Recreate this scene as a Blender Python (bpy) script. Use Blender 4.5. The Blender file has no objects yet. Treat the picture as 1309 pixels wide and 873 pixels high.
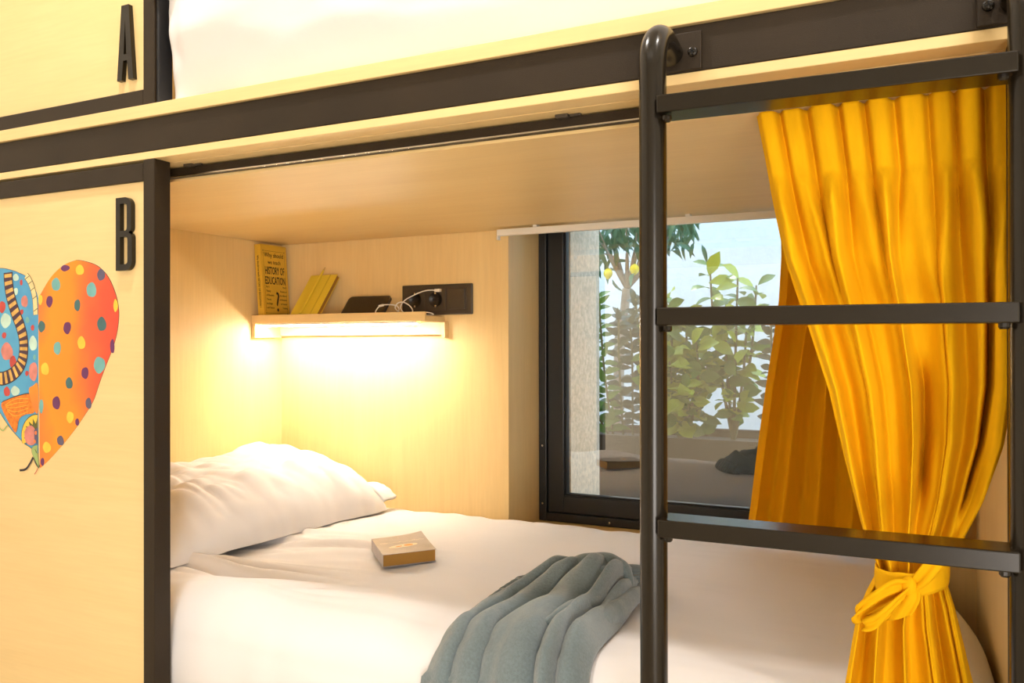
import bpy, bmesh, math, random
import numpy as np
from math import sin, cos, pi, radians
from mathutils import Vector, Matrix, noise
from mathutils.geometry import tessellate_polygon

# ------------------------------------------------------------------ camera
C = bpy.context.scene.collection
S = bpy.context.scene
CZ = 1.0
cam = bpy.data.cameras.new('camera'); cam_o = bpy.data.objects.new('camera', cam); C.objects.link(cam_o)
cam.sensor_width = 36.0; cam.lens = 1064.2 / 1309 * 36.0; cam.clip_start = 0.02
yaw, pit, roll = radians(26.02), radians(.17), radians(-.106)
fw = Vector((-sin(yaw) * cos(pit), cos(yaw) * cos(pit), sin(pit)))
r0 = Vector((cos(yaw), sin(yaw), 0)); u0 = r0.cross(fw)
r2 = r0 * cos(roll) + u0 * sin(roll); u2 = -r0 * sin(roll) + u0 * cos(roll)
M = Matrix.Identity(4)
for i in range(3):
    M[i][0] = r2[i]; M[i][1] = u2[i]; M[i][2] = -fw[i]
M[2][3] = CZ
cam_o.matrix_world = M
S.camera = cam_o

# ------------------------------------------------------------------ world, lamps, exposure
w = bpy.data.worlds.new('world'); S.world = w; w.use_nodes = True
bg = w.node_tree.nodes['Background']; bg.inputs[0].default_value = (.52, .76, 1.0, 1); bg.inputs[1].default_value = 5.2
S.view_settings.view_transform = 'Standard'; S.view_settings.look = 'None'
S.view_settings.gamma = 1.0; S.view_settings.use_curve_mapping = False
S.view_settings.exposure = 0.28

def area_lamp(name, loc, rot, sx, sy, power, col, shape='RECTANGLE'):
    l = bpy.data.lights.new(name, 'AREA'); l.shape = shape; l.size = sx; l.size_y = sy; l.energy = power; l.color = col
    o = bpy.data.objects.new(name, l); o.location = loc; o.rotation_euler = rot; C.objects.link(o); return o
WARM = (1.0, .935, .86)
# two ceiling downlights close in front of the bunks, plus a broad fill light added overhead further back
area_lamp('downlight', (-1.05, .74, 2.56), (0, 0, 0), .11, .11, 14, WARM, 'DISK')
area_lamp('downlight', (.35, .72, 2.56), (0, 0, 0), .11, .11, 10, WARM, 'DISK')
area_lamp('overhead_fill', (-.5, -.55, 2.57), (radians(12), 0, 0), 1.6, 1.0, 6, (1.0, .925, .83))
# added fill to brighten the bunk, no window modelled, right of the view's reflections
area_lamp('room_fill', (.75, -1.66, .80), (radians(98), 0, radians(16)), 1.4, 1.4, 78, (1.0, .945, .89))
sun = bpy.data.lights.new('sun', 'SUN'); sun.energy = 4.5; sun.angle = radians(2); sun.color = (1, .93, .8)
so = bpy.data.objects.new('sun', sun); so.rotation_euler = (radians(-38), radians(-22), 0); C.objects.link(so)

# ------------------------------------------------------------------ helpers
ORG = {}
def link(name, V, F, mats, parent=None, smooth=False, idx=None):
    """one mesh object; vertices are given in world coordinates"""
    V = [Vector(v) for v in V]
    if parent is None:
        a = [sum(v[i] for v in V) / len(V) for i in range(2)]
        L = Vector((a[0], a[1], min(v[2] for v in V)))
    else:
        L = ORG[parent.name]
    me = bpy.data.meshes.new(name)
    me.from_pydata([v - L for v in V], [], F)
    if not isinstance(mats, (list, tuple)): mats = [mats]
    for m in mats: me.materials.append(m)
    if idx is not None: me.polygons.foreach_set('material_index', idx)
    if smooth: me.polygons.foreach_set('use_smooth', [True] * len(me.polygons))
    me.update()
    o = bpy.data.objects.new(name, me); C.objects.link(o)
    if parent is None: o.location = L
    else: o.parent = parent
    ORG[o.name] = L
    return o
def tag(o, label, cat, group=None):
    o['label'] = label; o['category'] = cat
    if group: o['group'] = group
    return o
def thing(name, loc, label, cat, group=None):
    o = bpy.data.objects.new(name, None); o.empty_display_size = .05; C.objects.link(o); o.location = loc
    ORG[o.name] = Vector(loc)
    return tag(o, label, cat, group)
def struct(o):
    o['kind'] = 'structure'; return o

class MB:
    """collects shapes for one mesh"""
    def __init__(s): s.V = []; s.F = []; s.I = []
    def add(s, V, F, mi=0):
        n = len(s.V); s.V += [tuple(v) for v in V]; s.F += [tuple(i + n for i in f) for f in F]; s.I += [mi] * len(F); return s
    def box(s, x0, x1, y0, y1, z0, z1, bev=0, mi=0, O=(0, 0, 0), ex=(1, 0, 0), ey=(0, 1, 0), ez=(0, 0, 1)):
        bm = bmesh.new(); bmesh.ops.create_cube(bm, size=1)
        for v in bm.verts:
            v.co = Vector((x0 + (v.co.x + .5) * (x1 - x0), y0 + (v.co.y + .5) * (y1 - y0), z0 + (v.co.z + .5) * (z1 - z0)))
        if bev: bmesh.ops.bevel(bm, geom=list(bm.edges), offset=bev, segments=2, profile=.5, affect='EDGES')
        O = Vector(O); ex = Vector(ex); ey = Vector(ey); ez = Vector(ez)
        bm.verts.index_update()
        s.add([O + ex * v.co.x + ey * v.co.y + ez * v.co.z for v in bm.verts], [[v.index for v in f.verts] for f in bm.faces], mi)
        bm.free(); return s
    def tube(s, P, r, n=12, mi=0, cap=True):
        P = [Vector(p) for p in P]; R = r if isinstance(r, (list, tuple)) else [r] * len(P)
        T = [(P[min(i + 1, len(P) - 1)] - P[max(i - 1, 0)]).normalized() for i in range(len(P))]
        a = Vector((0, 0, 1)) if abs(T[0].z) < .9 else Vector((1, 0, 0))
        N = (a - T[0] * a.dot(T[0])).normalized(); V = []; F = []
        for i, p in enumerate(P):
            N = (N - T[i] * N.dot(T[i])).normalized(); B = T[i].cross(N)
            V += [p + (N * cos(2 * pi * k / n) + B * sin(2 * pi * k / n)) * R[i] for k in range(n)]
        for i in range(len(P) - 1):
            for k in range(n):
                F.append((i * n + k, i * n + (k + 1) % n, (i + 1) * n + (k + 1) % n, (i + 1) * n + k))
        if cap: F.append(tuple(range(n))[::-1]); F.append(tuple((len(P) - 1) * n + k for k in range(n)))
        return s.add(V, F, mi)
    def poly(s, loop, O, ex, ey, mi=0, holes=(), depth=None):
        """flat polygon (or prism of given depth along -ex x ey side) in the plane O, ex, ey"""
        loops = [list(loop)] + [list(h) for h in holes]
        pts = [p for l in loops for p in l]
        tris = tessellate_polygon([[Vector((a, b, 0)) for a, b in l] for l in loops])
        O = Vector(O); ex = Vector(ex); ey = Vector(ey); nn = ex.cross(ey)
        if depth is None:
            F = []
            for t in tris:
                a, b, c = (Vector(pts[i]) for i in t)
                F.append(t if (b - a).cross(c - a) > 0 else t[::-1])
            return s.add([O + ex * a + ey * b for a, b in pts], F, mi)
        n = len(pts); V = [O + ex * a + ey * b + nn * depth for a, b in pts] + [O + ex * a + ey * b for a, b in pts]
        F = []
        for t in tris:
            a, b, c = (Vector(pts[i]) for i in t); t = t if (b - a).cross(c - a) > 0 else t[::-1]
            F.append(t); F.append(tuple(n + i for i in t[::-1]))
        k = 0
        for l in loops:
            m = len(l); A = sum(l[i][0] * l[(i + 1) % m][1] - l[(i + 1) % m][0] * l[i][1] for i in range(m))
            hole = l is not loops[0]
            for i in range(m):
                a, b = k + i, k + (i + 1) % m
                F.append((b, a, a + n, b + n) if (A > 0) != hole else (a, b, b + n, a + n))
            k += m
        return s.add(V, F, mi)
    def grid(s, G, mi=0, closed_u=False):
        nu, nv = len(G), len(G[0]); V = [p for row in G for p in row]; F = []
        for i in range(nu if closed_u else nu - 1):
            for j in range(nv - 1):
                a, b = i * nv + j, ((i + 1) % nu) * nv + j
                F.append((a, b, b + 1, a + 1))
        return s.add(V, F, mi)
    def lathe(s, prof, O, ax, n=20, mi=0):
        """prof: (radius, height along ax)"""
        ax = Vector(ax).normalized(); a = Vector((0, 0, 1)) if abs(ax.z) < .9 else Vector((1, 0, 0))
        N = (a - ax * a.dot(ax)).normalized(); B = ax.cross(N); O = Vector(O); V = []; F = []
        for r, h in prof: V += [O + ax * h + (N * cos(2 * pi * k / n) + B * sin(2 * pi * k / n)) * max(r, 1e-5) for k in range(n)]
        for i in range(len(prof) - 1):
            for k in range(n): F.append((i * n + k, i * n + (k + 1) % n, (i + 1) * n + (k + 1) % n, (i + 1) * n + k))
        return s.add(V, F, mi)
    def build(s, name, mats, parent=None, smooth=False):
        return link(name, s.V, s.F, mats, parent, smooth, s.I)

def box(name, x0, x1, y0, y1, z0, z1, m, parent=None, bev=0, **k):
    return MB().box(x0, x1, y0, y1, z0, z1, bev, **k).build(name, m, parent)
def spline(P, n=8, closed=False):
    P = [np.array(p, float) for p in P]; out = []; N = len(P)
    rng = range(N) if closed else range(N - 1)
    for i in rng:
        g = (lambda k: P[k % N]) if closed else (lambda k: P[min(max(k, 0), N - 1)])
        a, b, c, d = g(i - 1), g(i), g(i + 1), g(i + 2)
        for k in range(n):
            t = k / n
            out.append(tuple(.5 * (2 * b + (c - a) * t + (2 * a - 5 * b + 4 * c - d) * t * t + (3 * b - a - 3 * c + d) * t ** 3)))
    if not closed: out.append(tuple(P[-1]))
    return out
def auto_smooth(o, ang=40):
    me = o.data
    me.polygons.foreach_set('use_smooth', [True] * len(me.polygons))
    me.set_sharp_from_angle(angle=radians(ang)); return o
def solidify(o, t, off=0):
    m = o.modifiers.new('thickness', 'SOLIDIFY'); m.thickness = t; m.offset = off; return o
def sm(a, b, x):
    t = np.clip((np.asarray(x, float) - a) / (b - a), 0, 1); return t * t * (3 - 2 * t)
def nz(x, y, z=0): return noise.noise(Vector((x, y, z)))
def text_mesh(body, size, O, ex, ey, sx=1.0, align='LEFT', depth=.0003, bold=0.0):
    """built-in lettering laid out as thin geometry in the plane O, ex, ey; returns (V, F)"""
    c = bpy.data.curves.new('t', 'FONT'); c.body = body; c.size = size; c.align_x = align; c.extrude = depth / 2
    c.offset = bold; c.resolution_u = 2
    o = bpy.data.objects.new('t', c); C.objects.link(o)
    dg = bpy.context.evaluated_depsgraph_get(); me = bpy.data.meshes.new_from_object(o.evaluated_get(dg))
    O = Vector(O); ex = Vector(ex); ey = Vector(ey); ez = ex.cross(ey)
    V = [O + ex * v.co.x * sx + ey * v.co.y + ez * (v.co.z + depth / 2) for v in me.vertices]; F = [tuple(p.vertices) for p in me.polygons]
    bpy.data.objects.remove(o); bpy.data.curves.remove(c); bpy.data.meshes.remove(me)
    return V, F

# ------------------------------------------------------------------ materials
def mat(name, col, rough=.5, metal=0, bump=0, bscale=200, var=0, vscale=6, stretch=(1, 1, 1), sheen=0, spec=.5, col2=None, trans=0):
    m = bpy.data.materials.new(name); m.use_nodes = True; t = m.node_tree; N = t.nodes; L = t.links
    b = N['Principled BSDF']; b.inputs['Base Color'].default_value = (*col, 1)
    b.inputs['Roughness'].default_value = rough; b.inputs['Metallic'].default_value = metal
    b.inputs['Specular IOR Level'].default_value = spec
    if sheen: b.inputs['Sheen Weight'].default_value = sheen
    tc = N.new('ShaderNodeTexCoord'); mp = N.new('ShaderNodeMapping'); mp.inputs['Scale'].default_value = stretch
    L.new(tc.outputs['Object'], mp.inputs[0])
    if var or col2:
        n = N.new('ShaderNodeTexNoise'); n.inputs['Scale'].default_value = vscale; n.inputs['Detail'].default_value = 4
        L.new(mp.outputs[0], n.inputs['Vector'])
        r = N.new('ShaderNodeValToRGB'); r.color_ramp.elements[0].position = .3; r.color_ramp.elements[1].position = .7
        c2 = col2 or tuple(min(1, c * (1 + var)) for c in col)
        c1 = col if col2 else tuple(c * (1 - var) for c in col)
        r.color_ramp.elements[0].color = (*c1, 1); r.color_ramp.elements[1].color = (*c2, 1)
        L.new(n.outputs['Fac'], r.inputs[0]); L.new(r.outputs[0], b.inputs['Base Color'])
    if bump:
        n2 = N.new('ShaderNodeTexNoise'); n2.inputs['Scale'].default_value = bscale; n2.inputs['Detail'].default_value = 3
        L.new(mp.outputs[0], n2.inputs['Vector'])
        bp = N.new('ShaderNodeBump'); bp.inputs['Strength'].default_value = bump; bp.inputs['Distance'].default_value = .002
        L.new(n2.outputs['Fac'], bp.inputs['Height']); L.new(bp.outputs[0], b.inputs['Normal'])
    if trans:
        tr = N.new('ShaderNodeBsdfTranslucent'); tr.inputs[0].default_value = (*col, 1)
        mx = N.new('ShaderNodeMixShader'); mx.inputs[0].default_value = trans
        L.new(b.outputs[0], mx.inputs[1]); L.new(tr.outputs[0], mx.inputs[2]); L.new(mx.outputs[0], N['Material Output'].inputs[0])
    return m
def wood(name, axis, c1=(.80, .575, .26), c2=(.84, .625, .30), rough=.42):
    """pale maple veneer, grain running along the given axis"""
    m = bpy.data.materials.new(name); m.use_nodes = True; t = m.node_tree; N = t.nodes; L = t.links; b = N['Principled BSDF']
    tc = N.new('ShaderNodeTexCoord'); mp = N.new('ShaderNodeMapping')
    s = [14.0, 14.0, 14.0]; s['XYZ'.index(axis)] = 1.3; mp.inputs['Scale'].default_value = s
    L.new(tc.outputs['Object'], mp.inputs[0])
    n = N.new('ShaderNodeTexNoise'); n.inputs['Scale'].default_value = 1.0; n.inputs['Detail'].default_value = 6; n.inputs['Roughness'].default_value = .62; n.inputs['Distortion'].default_value = .6
    L.new(mp.outputs[0], n.inputs['Vector'])
    r = N.new('ShaderNodeValToRGB'); r.color_ramp.elements[0].position = .28; r.color_ramp.elements[1].position = .66
    r.color_ramp.elements[0].color = (*c1, 1); r.color_ramp.elements[1].color = (*c2, 1)
    L.new(n.outputs['Fac'], r.inputs[0])
    mp2 = N.new('ShaderNodeMapping'); s2 = [160.0] * 3; s2['XYZ'.index(axis)] = 9.0; mp2.inputs['Scale'].default_value = s2
    L.new(tc.outputs['Object'], mp2.inputs[0])
    n2 = N.new('ShaderNodeTexNoise'); n2.inputs['Scale'].default_value = 1.0; n2.inputs['Detail'].default_value = 2
    L.new(mp2.outputs[0], n2.inputs['Vector'])
    mr = N.new('ShaderNodeMapRange'); mr.inputs[1].default_value = .35; mr.inputs[2].default_value = .65; mr.inputs[3].default_value = .975; mr.inputs[4].default_value = 1.015
    L.new(n2.outputs['Fac'], mr.inputs[0])
    mx = N.new('ShaderNodeMix'); mx.data_type = 'RGBA'; mx.blend_type = 'MULTIPLY'; mx.inputs[0].default_value = 1
    L.new(r.outputs[0], mx.inputs[6]); L.new(mr.outputs[0], mx.inputs[7]); L.new(mx.outputs[2], b.inputs['Base Color'])
    b.inputs['Roughness'].default_value = rough; b.inputs['Specular IOR Level'].default_value = .4
    return m
def emit(name, col, s):
    m = bpy.data.materials.new(name); m.use_nodes = True; t = m.node_tree; b = t.nodes['Principled BSDF']
    b.inputs['Base Color'].default_value = (.8, .8, .8, 1); b.inputs['Emission Color'].default_value = (*col, 1); b.inputs['Emission Strength'].default_value = s
    return m
def pane_glass(name, refl=.2):
    m = bpy.data.materials.new(name); m.use_nodes = True; t = m.node_tree; N = t.nodes; L = t.links
    N.remove(N['Principled BSDF'])
    a = N.new('ShaderNodeBsdfTransparent'); a.inputs[0].default_value = (.93, .96, .97, 1)
    g = N.new('ShaderNodeBsdfGlossy'); g.inputs['Roughness'].default_value = .004; g.inputs[0].default_value = (.97, .95, .92, 1)
    lw = N.new('ShaderNodeLayerWeight'); lw.inputs[0].default_value = .25
    mr = N.new('ShaderNodeMapRange'); mr.inputs[3].default_value = refl; mr.inputs[4].default_value = 1.0
    mx = N.new('ShaderNodeMixShader')
    L.new(lw.outputs['Fresnel'], mr.inputs[0]); L.new(mr.outputs[0], mx.inputs[0]); L.new(a.outputs[0], mx.inputs[1]); L.new(g.outputs[0], mx.inputs[2])
    L.new(mx.outputs[0], N['Material Output'].inputs[0]); return m

WX, WY, WZ = wood('maple_x', 'X'), wood('maple_y', 'Y'), wood('maple_z', 'Z')
STEEL = mat('dark_bronze_powder_coat', (.024, .015, .007), .5, bump=.25, bscale=900, var=.15, vscale=8, spec=.28)
TUBE = mat('dark_bronze_satin_paint', (.010, .007, .0035), .24, spec=.38)
VINYL = mat('black_vinyl', (.012, .012, .014), .38, bump=.3, bscale=40)
ALU = mat('anthracite_aluminium', (.018, .019, .021), .35, bump=.1, bscale=500)
ALU2 = mat('anthracite_gasket', (.006, .006, .007), .6)
LINEN = mat('white_cotton', (.80, .782, .79), .85, bump=.12, bscale=700, sheen=.15, spec=.2)
SHEET = mat('white_sheet', (.84, .81, .77), .85, bump=.1, bscale=700, spec=.2)
CURT = mat('mustard_cotton', (.92, .49, .003), .85, bump=.18, bscale=900, var=.05, vscale=90, stretch=(1, 1, .2), spec=.15, trans=.12)
CURT2 = mat('mustard_cotton_backlit', (.92, .49, .003), .85, bump=.18, bscale=900, var=.05, vscale=90, stretch=(1, 1, .2), spec=.15, trans=.42)
FLEECE = mat('blue_grey_fleece', (.155, .20, .215), .95, bump=.6, bscale=650, var=.14, vscale=260, sheen=.5, spec=.1)
RIB = mat('blue_grey_rib', (.15, .19, .21), .95, bump=.4, bscale=600, sheen=.3, spec=.1)
WHITE = mat('white_plastic', (.82, .78, .70), .35)
BLACK = mat('black_plastic', (.058, .045, .032), .35)
BLACK2 = mat('black_socket', (.010, .009, .008), .4)
CHROME = mat('chrome', (.6, .58, .54), .2, metal=1)
PLASTER = mat('white_plaster', (.80, .76, .68), .8, bump=.1, bscale=60)
FLOORM = wood('floor_oak', 'X', (.60, .50, .36), (.68, .58, .44), .5)
STUCCO = mat('pale_stucco', (.74, .78, .82), .95, bump=1.0, bscale=70, var=.05, vscale=30)
STUCCO2 = mat('cream_stucco', (.74, .57, .41), .95, bump=1.0, bscale=110, var=.22, vscale=70)
EARTH = mat('dark_soil', (.035, .024, .015), .95, bump=1.0, bscale=60, var=.4, vscale=40)
PLANTER = mat('brown_planter', (.035, .022, .012), .6, var=.15, vscale=10)
LEAF1 = mat('leaf_green', (.11, .25, .025), .4, var=.45, vscale=14, trans=.18)
LEAF2 = mat('leaf_yellow_green', (.40, .50, .03), .4, var=.4, vscale=14, trans=.18)
LEAF3 = mat('leaf_dark', (.022, .055, .018), .45, var=.3, vscale=14, trans=.1)
LEAF4 = mat('lemon_leaf', (.07, .21, .11), .4, var=.4, vscale=12, trans=.2)
BARK = mat('grey_bark', (.30, .26, .22), .9, bump=.8, bscale=60, var=.2, vscale=20)
STEMM = mat('green_stem', (.12, .12, .04), .7)
LEMON = mat('lemon_yellow', (.85, .70, .02), .4, bump=.3, bscale=160)
BOOKY = mat('ochre_cover', (.72, .44, .035), .5)
INK = mat('black_ink', (.02, .014, .006), .6)
PAPER = mat('paper_edges', (.70, .60, .40), .8, bump=.5, bscale=30, stretch=(1, 1, 60))
PAPER2 = mat('golden_paper_edges', (.34, .17, .025), .7, bump=.5, bscale=30, stretch=(1, 1, 60))
NOTE = mat('yellow_notebook', (.78, .60, .05), .5)
NOTE2 = mat('yellow_elastic', (.62, .46, .04), .6)
COVER = mat('grey_book_cover', (.36, .33, .34), .3, var=.12, vscale=30)
COVERI = mat('cream_print', (.86, .76, .60), .4)
COVERO = mat('orange_print', (.72, .30, .04), .4)
PENCILW = mat('pencil_wood', (.66, .42, .12), .5)
LED = emit('led_diffuser', (1.0, .88, .72), 130)
AMBER = emit('amber_indicator', (1.0, .45, .05), 3)

# ------------------------------------------------------------------ key planes (metres; z is above the floor)
XL, XR, YF, YB = -1.813, .111, 1.07, 2.05           # left wall, right bunk wall, bunk front, back wall
ZCL = CZ + .3137                                      # underside of the lower bunk's ceiling

# ------------------------------------------------------------------ structure: room, window, garden walls
RM = 1.9; RB = -1.7; HC = 2.6
struct(box('floor', XL - .1, RM + .1, RB - .1, 2.06, -.06, 0, FLOORM))
struct(box('ceiling', XL - .1, RM + .1, RB - .1, 2.56, HC, HC + .1, PLASTER))
struct(box('wall_left', XL - .06, XL, YF + .012, YB, 0, HC, WZ))
struct(box('wall_room_left', XL - .10, XL - .06, RB - .1, YF + .012, 0, HC, PLASTER))
struct(box('wall_room_back', XL - .1, RM + .1, RB - .1, RB, 0, HC, PLASTER))
struct(box('wall_room_right', RM, RM + .1, RB, 2.06, 0, HC, PLASTER))
struct(box('wall_right', XR, XR + .05, YF, YB, 0, HC, WZ))
struct(box('wall_room_front', XR + .05, RM, YF + .02, 2.05, 0, HC, PLASTER))
# window opening
OX0, OX1, OZ0, OZ1 = -1.0117, .06, CZ - .522, CZ + .47
b = MB()
b.box(XL - .06, OX0, YB, YB + .02, 0, HC).box(OX1, XR + .05, YB, YB + .02, 0, HC)
b.box(OX0, OX1, YB, YB + .02, 0, OZ0).box(OX0, OX1, YB, YB + .02, OZ1, HC)
struct(b.build('wall_back', WZ))
b = MB()
b.box(-2.2, OX0 - .02, YB + .02, 2.31, -1, HC + .1).box(OX1 + .02, 2.2, YB + .02, 2.31, -1, HC + .1)
b.box(OX0 - .02, OX1 + .02, YB + .02, 2.31, -1, OZ0 - .02).box(OX0 - .02, OX1 + .02, YB + .02, 2.31, OZ1 + .02, HC + .1)
struct(b.build('wall_outer_core', STUCCO2))
b = MB()
ox0, ox1, oz0, oz1 = OX0 + .078, .1, OZ0 + .03, OZ1 + .16
b.box(-2.2, ox0, 2.312, 2.56, -1, HC + .1).box(ox1, 2.2, 2.312, 2.56, -1, HC + .1)
b.box(ox0, ox1, 2.312, 2.56, -1, oz0).box(ox0, ox1, 2.312, 2.56, oz1, HC + .1)
struct(b.build('wall_outer', STUCCO2))
# reveal boards of the window niche
b = MB(); b.box(OX0 - .018, OX0, YB + .02, 2.30, OZ0 - .018, OZ1 + .018); struct(b.build('trim_1', WZ))
b = MB(); b.box(OX0, OX1, YB + .02, 2.30, OZ0 - .018, OZ0); struct(b.build('trim_2', WX))
b = MB(); b.box(OX0, OX1, YB + .02, 2.30, OZ1, OZ1 + .018); struct(b.build('trim_3', WX))
b = MB(); b.box(OX1, OX1 + .018, YB + .02, 2.30, OZ0 - .018, OZ1 + .018); struct(b.build('trim_4', WZ))
# window: outer frame > sash > pane, gasket
fx0, fx1, fz0, fz1 = OX0 + .001, OX1 - .001, OZ0 + .001, OZ1 - .001
def ring(b, x0, x1, z0, z1, wd, y0, y1, bev=.002):
    b.box(x0, x0 + wd, y0, y1, z0, z1, bev).box(x1 - wd, x1, y0, y1, z0, z1, bev)
    b.box(x0 + wd, x1 - wd, y0, y1, z0, z0 + wd, bev).box(x0 + wd, x1 - wd, y0, y1, z1 - wd, z1, bev); return b
win = ring(MB(), fx0, fx1, fz0, fz1, .024, 2.25, 2.30).build('window_1', ALU); struct(win)
sash = ring(MB(), fx0 + .0265, fx1 - .0265, fz0 + .0265, fz1 - .0265, .050, 2.257, 2.298).build('sash', ALU, win)
ring(MB(), fx0 + .075, fx1 - .075, fz0 + .075, fz1 - .075, .006, 2.266, 2.29, 0).build('gasket', ALU2, sash)
b = MB(); b.box(fx0 + .0765, fx1 - .0765, 2.277, 2.278, fz0 + .0765, fz1 - .0765); b.build('pane', pane_glass('coated_glass', .135), sash)
for x, z in ((fx0 + .012, CZ - .3), (fx0 + .012, CZ - .47), (fx0 + .22, fz0 + .012)):
    MB().lathe([(0, .0015), (.003, .0015), (.003, 0)], (x, 2.25, z), (0, -1, 0), 10).build('screw_cap', CHROME, win)
# garden
struct(box('ground', -6, 4, 2.57, 4.05, -.25, -.2, EARTH))
struct(box('wall_garden', -6, 4, 4.0, 4.2, -.25, 2.5, STUCCO))
struct(box('wall_garden_left', -2.75, -2.65, 2.57, 4.0, -.25, 2.5, STUCCO2))

# ------------------------------------------------------------------ the bunk bed
bunk = thing('bunk_bed', (-.85, 1.5, 0), 'built-in maple bunk bed with dark bronze steel posts and beam', 'bunk bed')
E = .0006
box('beam', XL + E, .16, YF, YF + .04, CZ + .3525, CZ + .4122, STEEL, bunk, .0012)
box('upper_rail_board', XL + E, .16, YF - .006, YF + .035, CZ + .4128, CZ + .4358, WX, bunk, .001)
box('lower_rail_board', XL + E, .16, YF + .0008, YF + .04, CZ + .338, CZ + .352, WX, bunk, .001)
box('bed_base', XL + E, XR - E, YF + .0415, YB - E, CZ + .3385, CZ + .412, WX, bunk)
box('soffit_strip', XL + E, XR - E, YF + .0415, 1.156, CZ + .3375, CZ + .3384, WX, bunk)
box('ceiling_panel', XL + E, XR - E, 1.1565, YB - E, ZCL, CZ + .338, WX, bunk, .001)
# lower and upper side panels, framed in steel
PX0, PX1 = -1.2712, -1.243
box('post', PX0, PX1, YF, 1.1068, 0, CZ + .3375, STEEL, bunk, .0015)
box('frame_bar', XL + E, PX0 - .0003, YF, 1.1068, CZ + .2994, CZ + .3325, STEEL, bunk, .0015)
pB = box('side_panel', XL + E, PX0 - .0003, 1.0752, 1.094, .3, CZ + .299, WX, bunk)
box('post', PX0, PX1, YF, 1.1068, CZ + .4362, HC - .002, STEEL, bunk, .0015)
box('frame_bar', XL + E, PX0 - .0003, YF, 1.1068, CZ + .4362, CZ + .4665, STEEL, bunk, .0015)
pA = box('side_panel', XL + E, PX0 - .0003, 1.0752, 1.094, CZ + .4668, HC - .01, WX, bunk)
box('post', XR - .02, XR + .03, YF + .0005, 1.1068, 0, CZ + .3375, STEEL, bunk, .0015)
# black vinyl edging on the inner face of the upper post
box('edge_padding', PX1 + .0005, PX1 + .006, YF + .004, 1.1068, CZ + .4365, HC - .01, VINYL, bunk, .002)

# letters: A and B, condensed, standing 9 mm proud
def loopA():
    H, wb, wt, st = .1385, .0425, .0190, .0125
    o = [(-wb / 2, 0), (-wb / 2 + st, 0), (-wb / 2 + st + .0036, .036), (wb / 2 - st - .0036, .036), (wb / 2 - st, 0), (wb / 2, 0), (wt / 2, H), (-wt / 2, H)]
    h = [(-wb / 2 + st + .0050, .0475), (0, .1120), (wb / 2 - st - .0050, .0475)]
    return o, [h]
def arc(cx, cy, rx, ry, a0, a1, n=8):
    return [(cx + rx * cos(radians(a0 + (a1 - a0) * i / n)), cy + ry * sin(radians(a0 + (a1 - a0) * i / n))) for i in range(n + 1)]
def loopB():
    H, W, st = .1350, .0425, .0115
    r = .017
    o = [(0, 0), (W - r, 0)] + arc(W - r, r, r, r, -90, 0)[1:] + [(W, .060)] + arc(W - .008, .060, .008, .0085, 0, 90, 5)[1:] + \
        [(W - .0065, .0695)] + arc(W - .010, .079, .0085, .009, -80, 0, 5) + [(W - .0015, H - r)] + arc(W - .0015 - r, H - r, r, r, 0, 90)[1:] + [(0, H)]
    h1 = [(st, st), (W - r, st)] + arc(W - r, r, r - st, r - st, -90, 0, 5)[1:] + [(W - st, .056)] + arc(W - st - .005, .057, .005, .005, 0, 90, 4)[1:] + [(st, .062)]
    h2 = [(st, .0735), (W - st - .006, .0735)] + arc(W - st - .0065, .079, .005, .0055, -90, 0, 4)[1:] + [(W - st - .0015, H - r)] + arc(W - .0015 - r, H - r, r - st, r - st, 0, 90, 5)[1:] + [(st, H - st)]
    return o, [h1, h2]
for fn, O, p in ((loopA, (-1.3140, 1.0750, CZ + .4885), pA), (loopB, (-1.3390, 1.0750, CZ + .1370), pB)):
    o, h = fn()
    # flat polygon plane faces -Y: ex = +X, ey = +Z gives normal -Y
    b = MB(); b.poly(o, O, (1, 0, 0), (0, 0, 1), 0, h, .009)
    b.build('letter', TUBE, p)

# heart-shaped print on the lower panel: flat layers of paint, 0.1 mm apart
def paint(n, c, v=.12, s=40): return mat('print_' + n, c, .55, var=v, vscale=s)
PR = {'o': mat('print_orange', (.92, .30, .015), .55, col2=(.82, .10, .03), vscale=5.5), 'b': mat('print_blue', (.05, .26, .55), .55, col2=(.10, .42, .66), vscale=9),
      'p': paint('purple', (.13, .025, .12)), 'y': paint('yellow', (.90, .56, .05)), 'd': paint('slate', (.10, .09, .16)), 't': paint('teal', (.16, .42, .42)),
      'g': paint('deep_teal', (.05, .14, .15)), 'm': paint('mint', (.52, .72, .62)), 'r': paint('red', (.55, .06, .05)), 'k': paint('pink', (.66, .23, .19), .2),
      'x': paint('outline', (.02, .015, .02)), 's': paint('stripe_dark', (.06, .025, .05)), 'c': paint('stripe_gold', (.72, .42, .10), .3), 'w': paint('tangerine', (.80, .20, .01), .3, 120),
      'l': paint('leaf', (.33, .45, .15)), 'e': paint('cream', (.80, .66, .32)), 'v': paint('olive', (.10, .11, .02)), 'z': paint('steel_blue', (.07, .20, .36))}
KEY = list(PR); hb = MB()
def lay(loop, k, lv): hb.poly([(x, z + CZ) for x, z in loop], (0, 1.0752 - .00012 * lv, 0), (1, 0, 0), (0, 0, 1), KEY.index(k))
def dot(x, z, a, c, k, lv=4, wob=.08):
    ph = random.random() * 6
    lay([(x + a * cos(q) * (1 + wob * sin(2 * q + ph)), z + c * sin(q) * (1 + wob * sin(3 * q + ph))) for q in [2 * pi * i / 18 for i in range(18)]], k, lv)
random.seed(3)
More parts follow.
